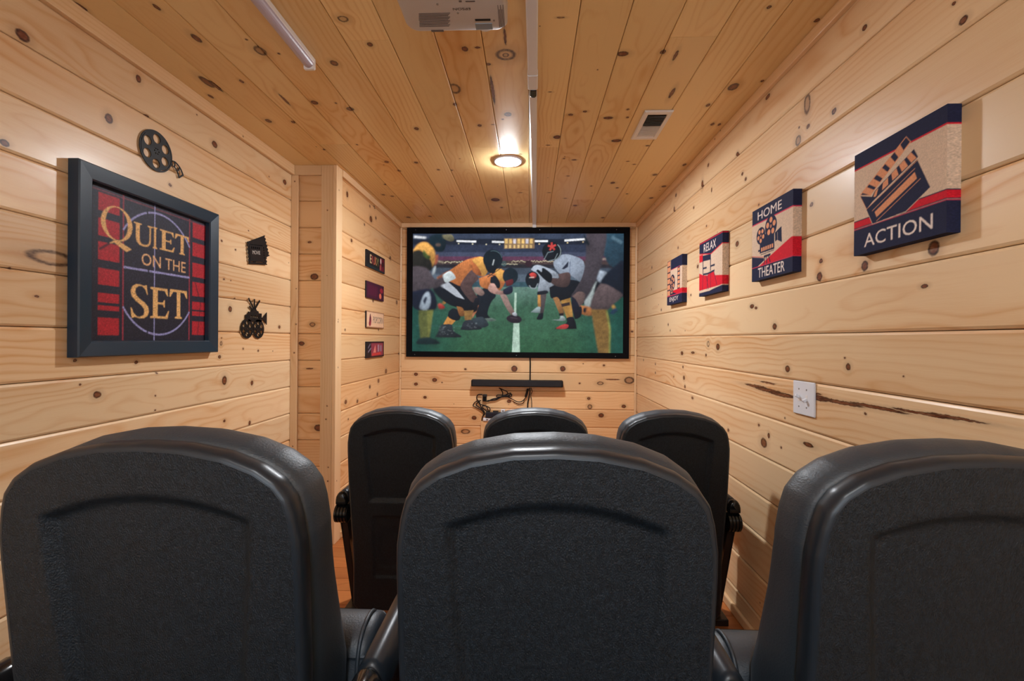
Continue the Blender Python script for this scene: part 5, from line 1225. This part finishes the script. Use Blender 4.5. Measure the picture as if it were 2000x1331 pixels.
for x_, y_, lb in ((-.555, YF1, 'black theater seat at the left end of the far row'), (.030, YF1 + .01, 'black theater seat in the middle of the far row, mostly hidden'), (.618, YF1 + .01, 'black theater seat at the right end of the far row, by the right wall')):
    s = copy_seat(s0, (x_, y_, 0), lb); s['group'] = 'far row of theater seats'
    for c in s.children:
        if c.name.split('.')[0] in ('seat_cushion', 'piping'): c.scale.x = .945
def make_arm(loc, label, group, rear=.068):
    t = thing('armrest_stand', label, 'armrest', loc, group)
    # padded dome shaped arm: cross-section in x-z extruded along y
    cs = [(-.027, .572), (-.0275, .580)] + [(-.027 * math.cos(a), .586 + .040 * math.sin(a)) for a in np.linspace(.15, math.pi - .15, 9)] + [(.0275, .580), (.027, .572)]
    def arm(y0, y1, grow=0):
        bm = bmesh.new(); rings = []
        for y, k in ((y0, .80), (y0 + .006, .95), (y0 + .014, 1), (y1 - .012, 1), (y1 - .003, .92), (y1, .8)):
            rings.append([bm.verts.new((x * (k + grow), y, .572 + (z - .572) * (k + grow))) for x, z in cs])
        for A, B in zip(rings, rings[1:]):
            for i in range(len(cs)): bm.faces.new((A[i], A[(i + 1) % len(cs)], B[(i + 1) % len(cs)], B[i]))
        bm.faces.new(rings[0][::-1]); bm.faces.new(rings[-1]); return bm
    o = obj('armrest_pad', arm(.102, .40), MAT_RIM, t); auto_smooth(o, 50)
    o = obj('rear_cap', arm(rear, .100), MAT_GLOSS, t); auto_smooth(o, 50)
    bm = bmesh.new(); x = -.030; prof = [(.020, 0), (.034, .002)]
    for k in range(4): prof += [(.041, .004 + k * .014), (.041, .013 + k * .014), (.036, .015 + k * .014), (.036, .017 + k * .014)]
    prof += [(.034, .060), (.020, .062)]
    lathe(bm, (-.031, .094, .525), (1, 0, 0), prof, 32); o = obj('hinge_drum', bm, MAT_GLOSS, t); auto_smooth(o, 30)
    prof = [(.085, .505), (.105, .49), (.245, .03), (.40, .03), (.40, .05), (.36, .12), (.33, .54), (.11, .56)]
    bm = bmesh.new(); A = [bm.verts.new((-.016, y, z)) for y, z in prof]; B = [bm.verts.new((.016, y, z)) for y, z in prof]
    for i in range(len(prof)): bm.faces.new((A[i], A[(i + 1) % len(prof)], B[(i + 1) % len(prof)], B[i]))
    bm.faces.new(A); bm.faces.new(B[::-1]); bmesh.ops.bevel(bm, geom=bm.edges[:], offset=.004, segments=2, affect='EDGES'); obj('side_panel', bm, MAT_DARKMETAL, t)
    boxo('foot_plate', -.035, .035, .20, .44, .001, .032, MAT_DARKMETAL, t, .004)
    return t
def copy_arm(src, loc, label, group):
    r = src.copy(); C.objects.link(r); r.location = loc; r['label'] = label; r['group'] = group
    for ch in list(src.children): c = ch.copy(); C.objects.link(c); c.parent = r
GN, GF = 'armrests of the near row', 'armrests of the far row'
a0 = make_arm((-.257, YB1, RISE), 'black armrest between the left and middle near seats', GN, .012)
copy_arm(a0, (.327, YB1, RISE), 'black armrest between the middle and right near seats', GN)
copy_arm(a0, (-.850, YB1, RISE), 'black armrest at the far left end of the near row', GN)
a1 = make_arm((-.832, YF1, 0), 'black armrest at the left end of the far row, with a ribbed hinge', GF)
copy_arm(a1, (-.262, YF1, 0), 'black armrest between the left and middle far seats', GF)
copy_arm(a1, (.324, YF1, 0), 'black armrest between the middle and right far seats', GF)
copy_arm(a1, (.888, YF1, 0), 'black armrest at the right end of the far row, close to the right wall', GF)
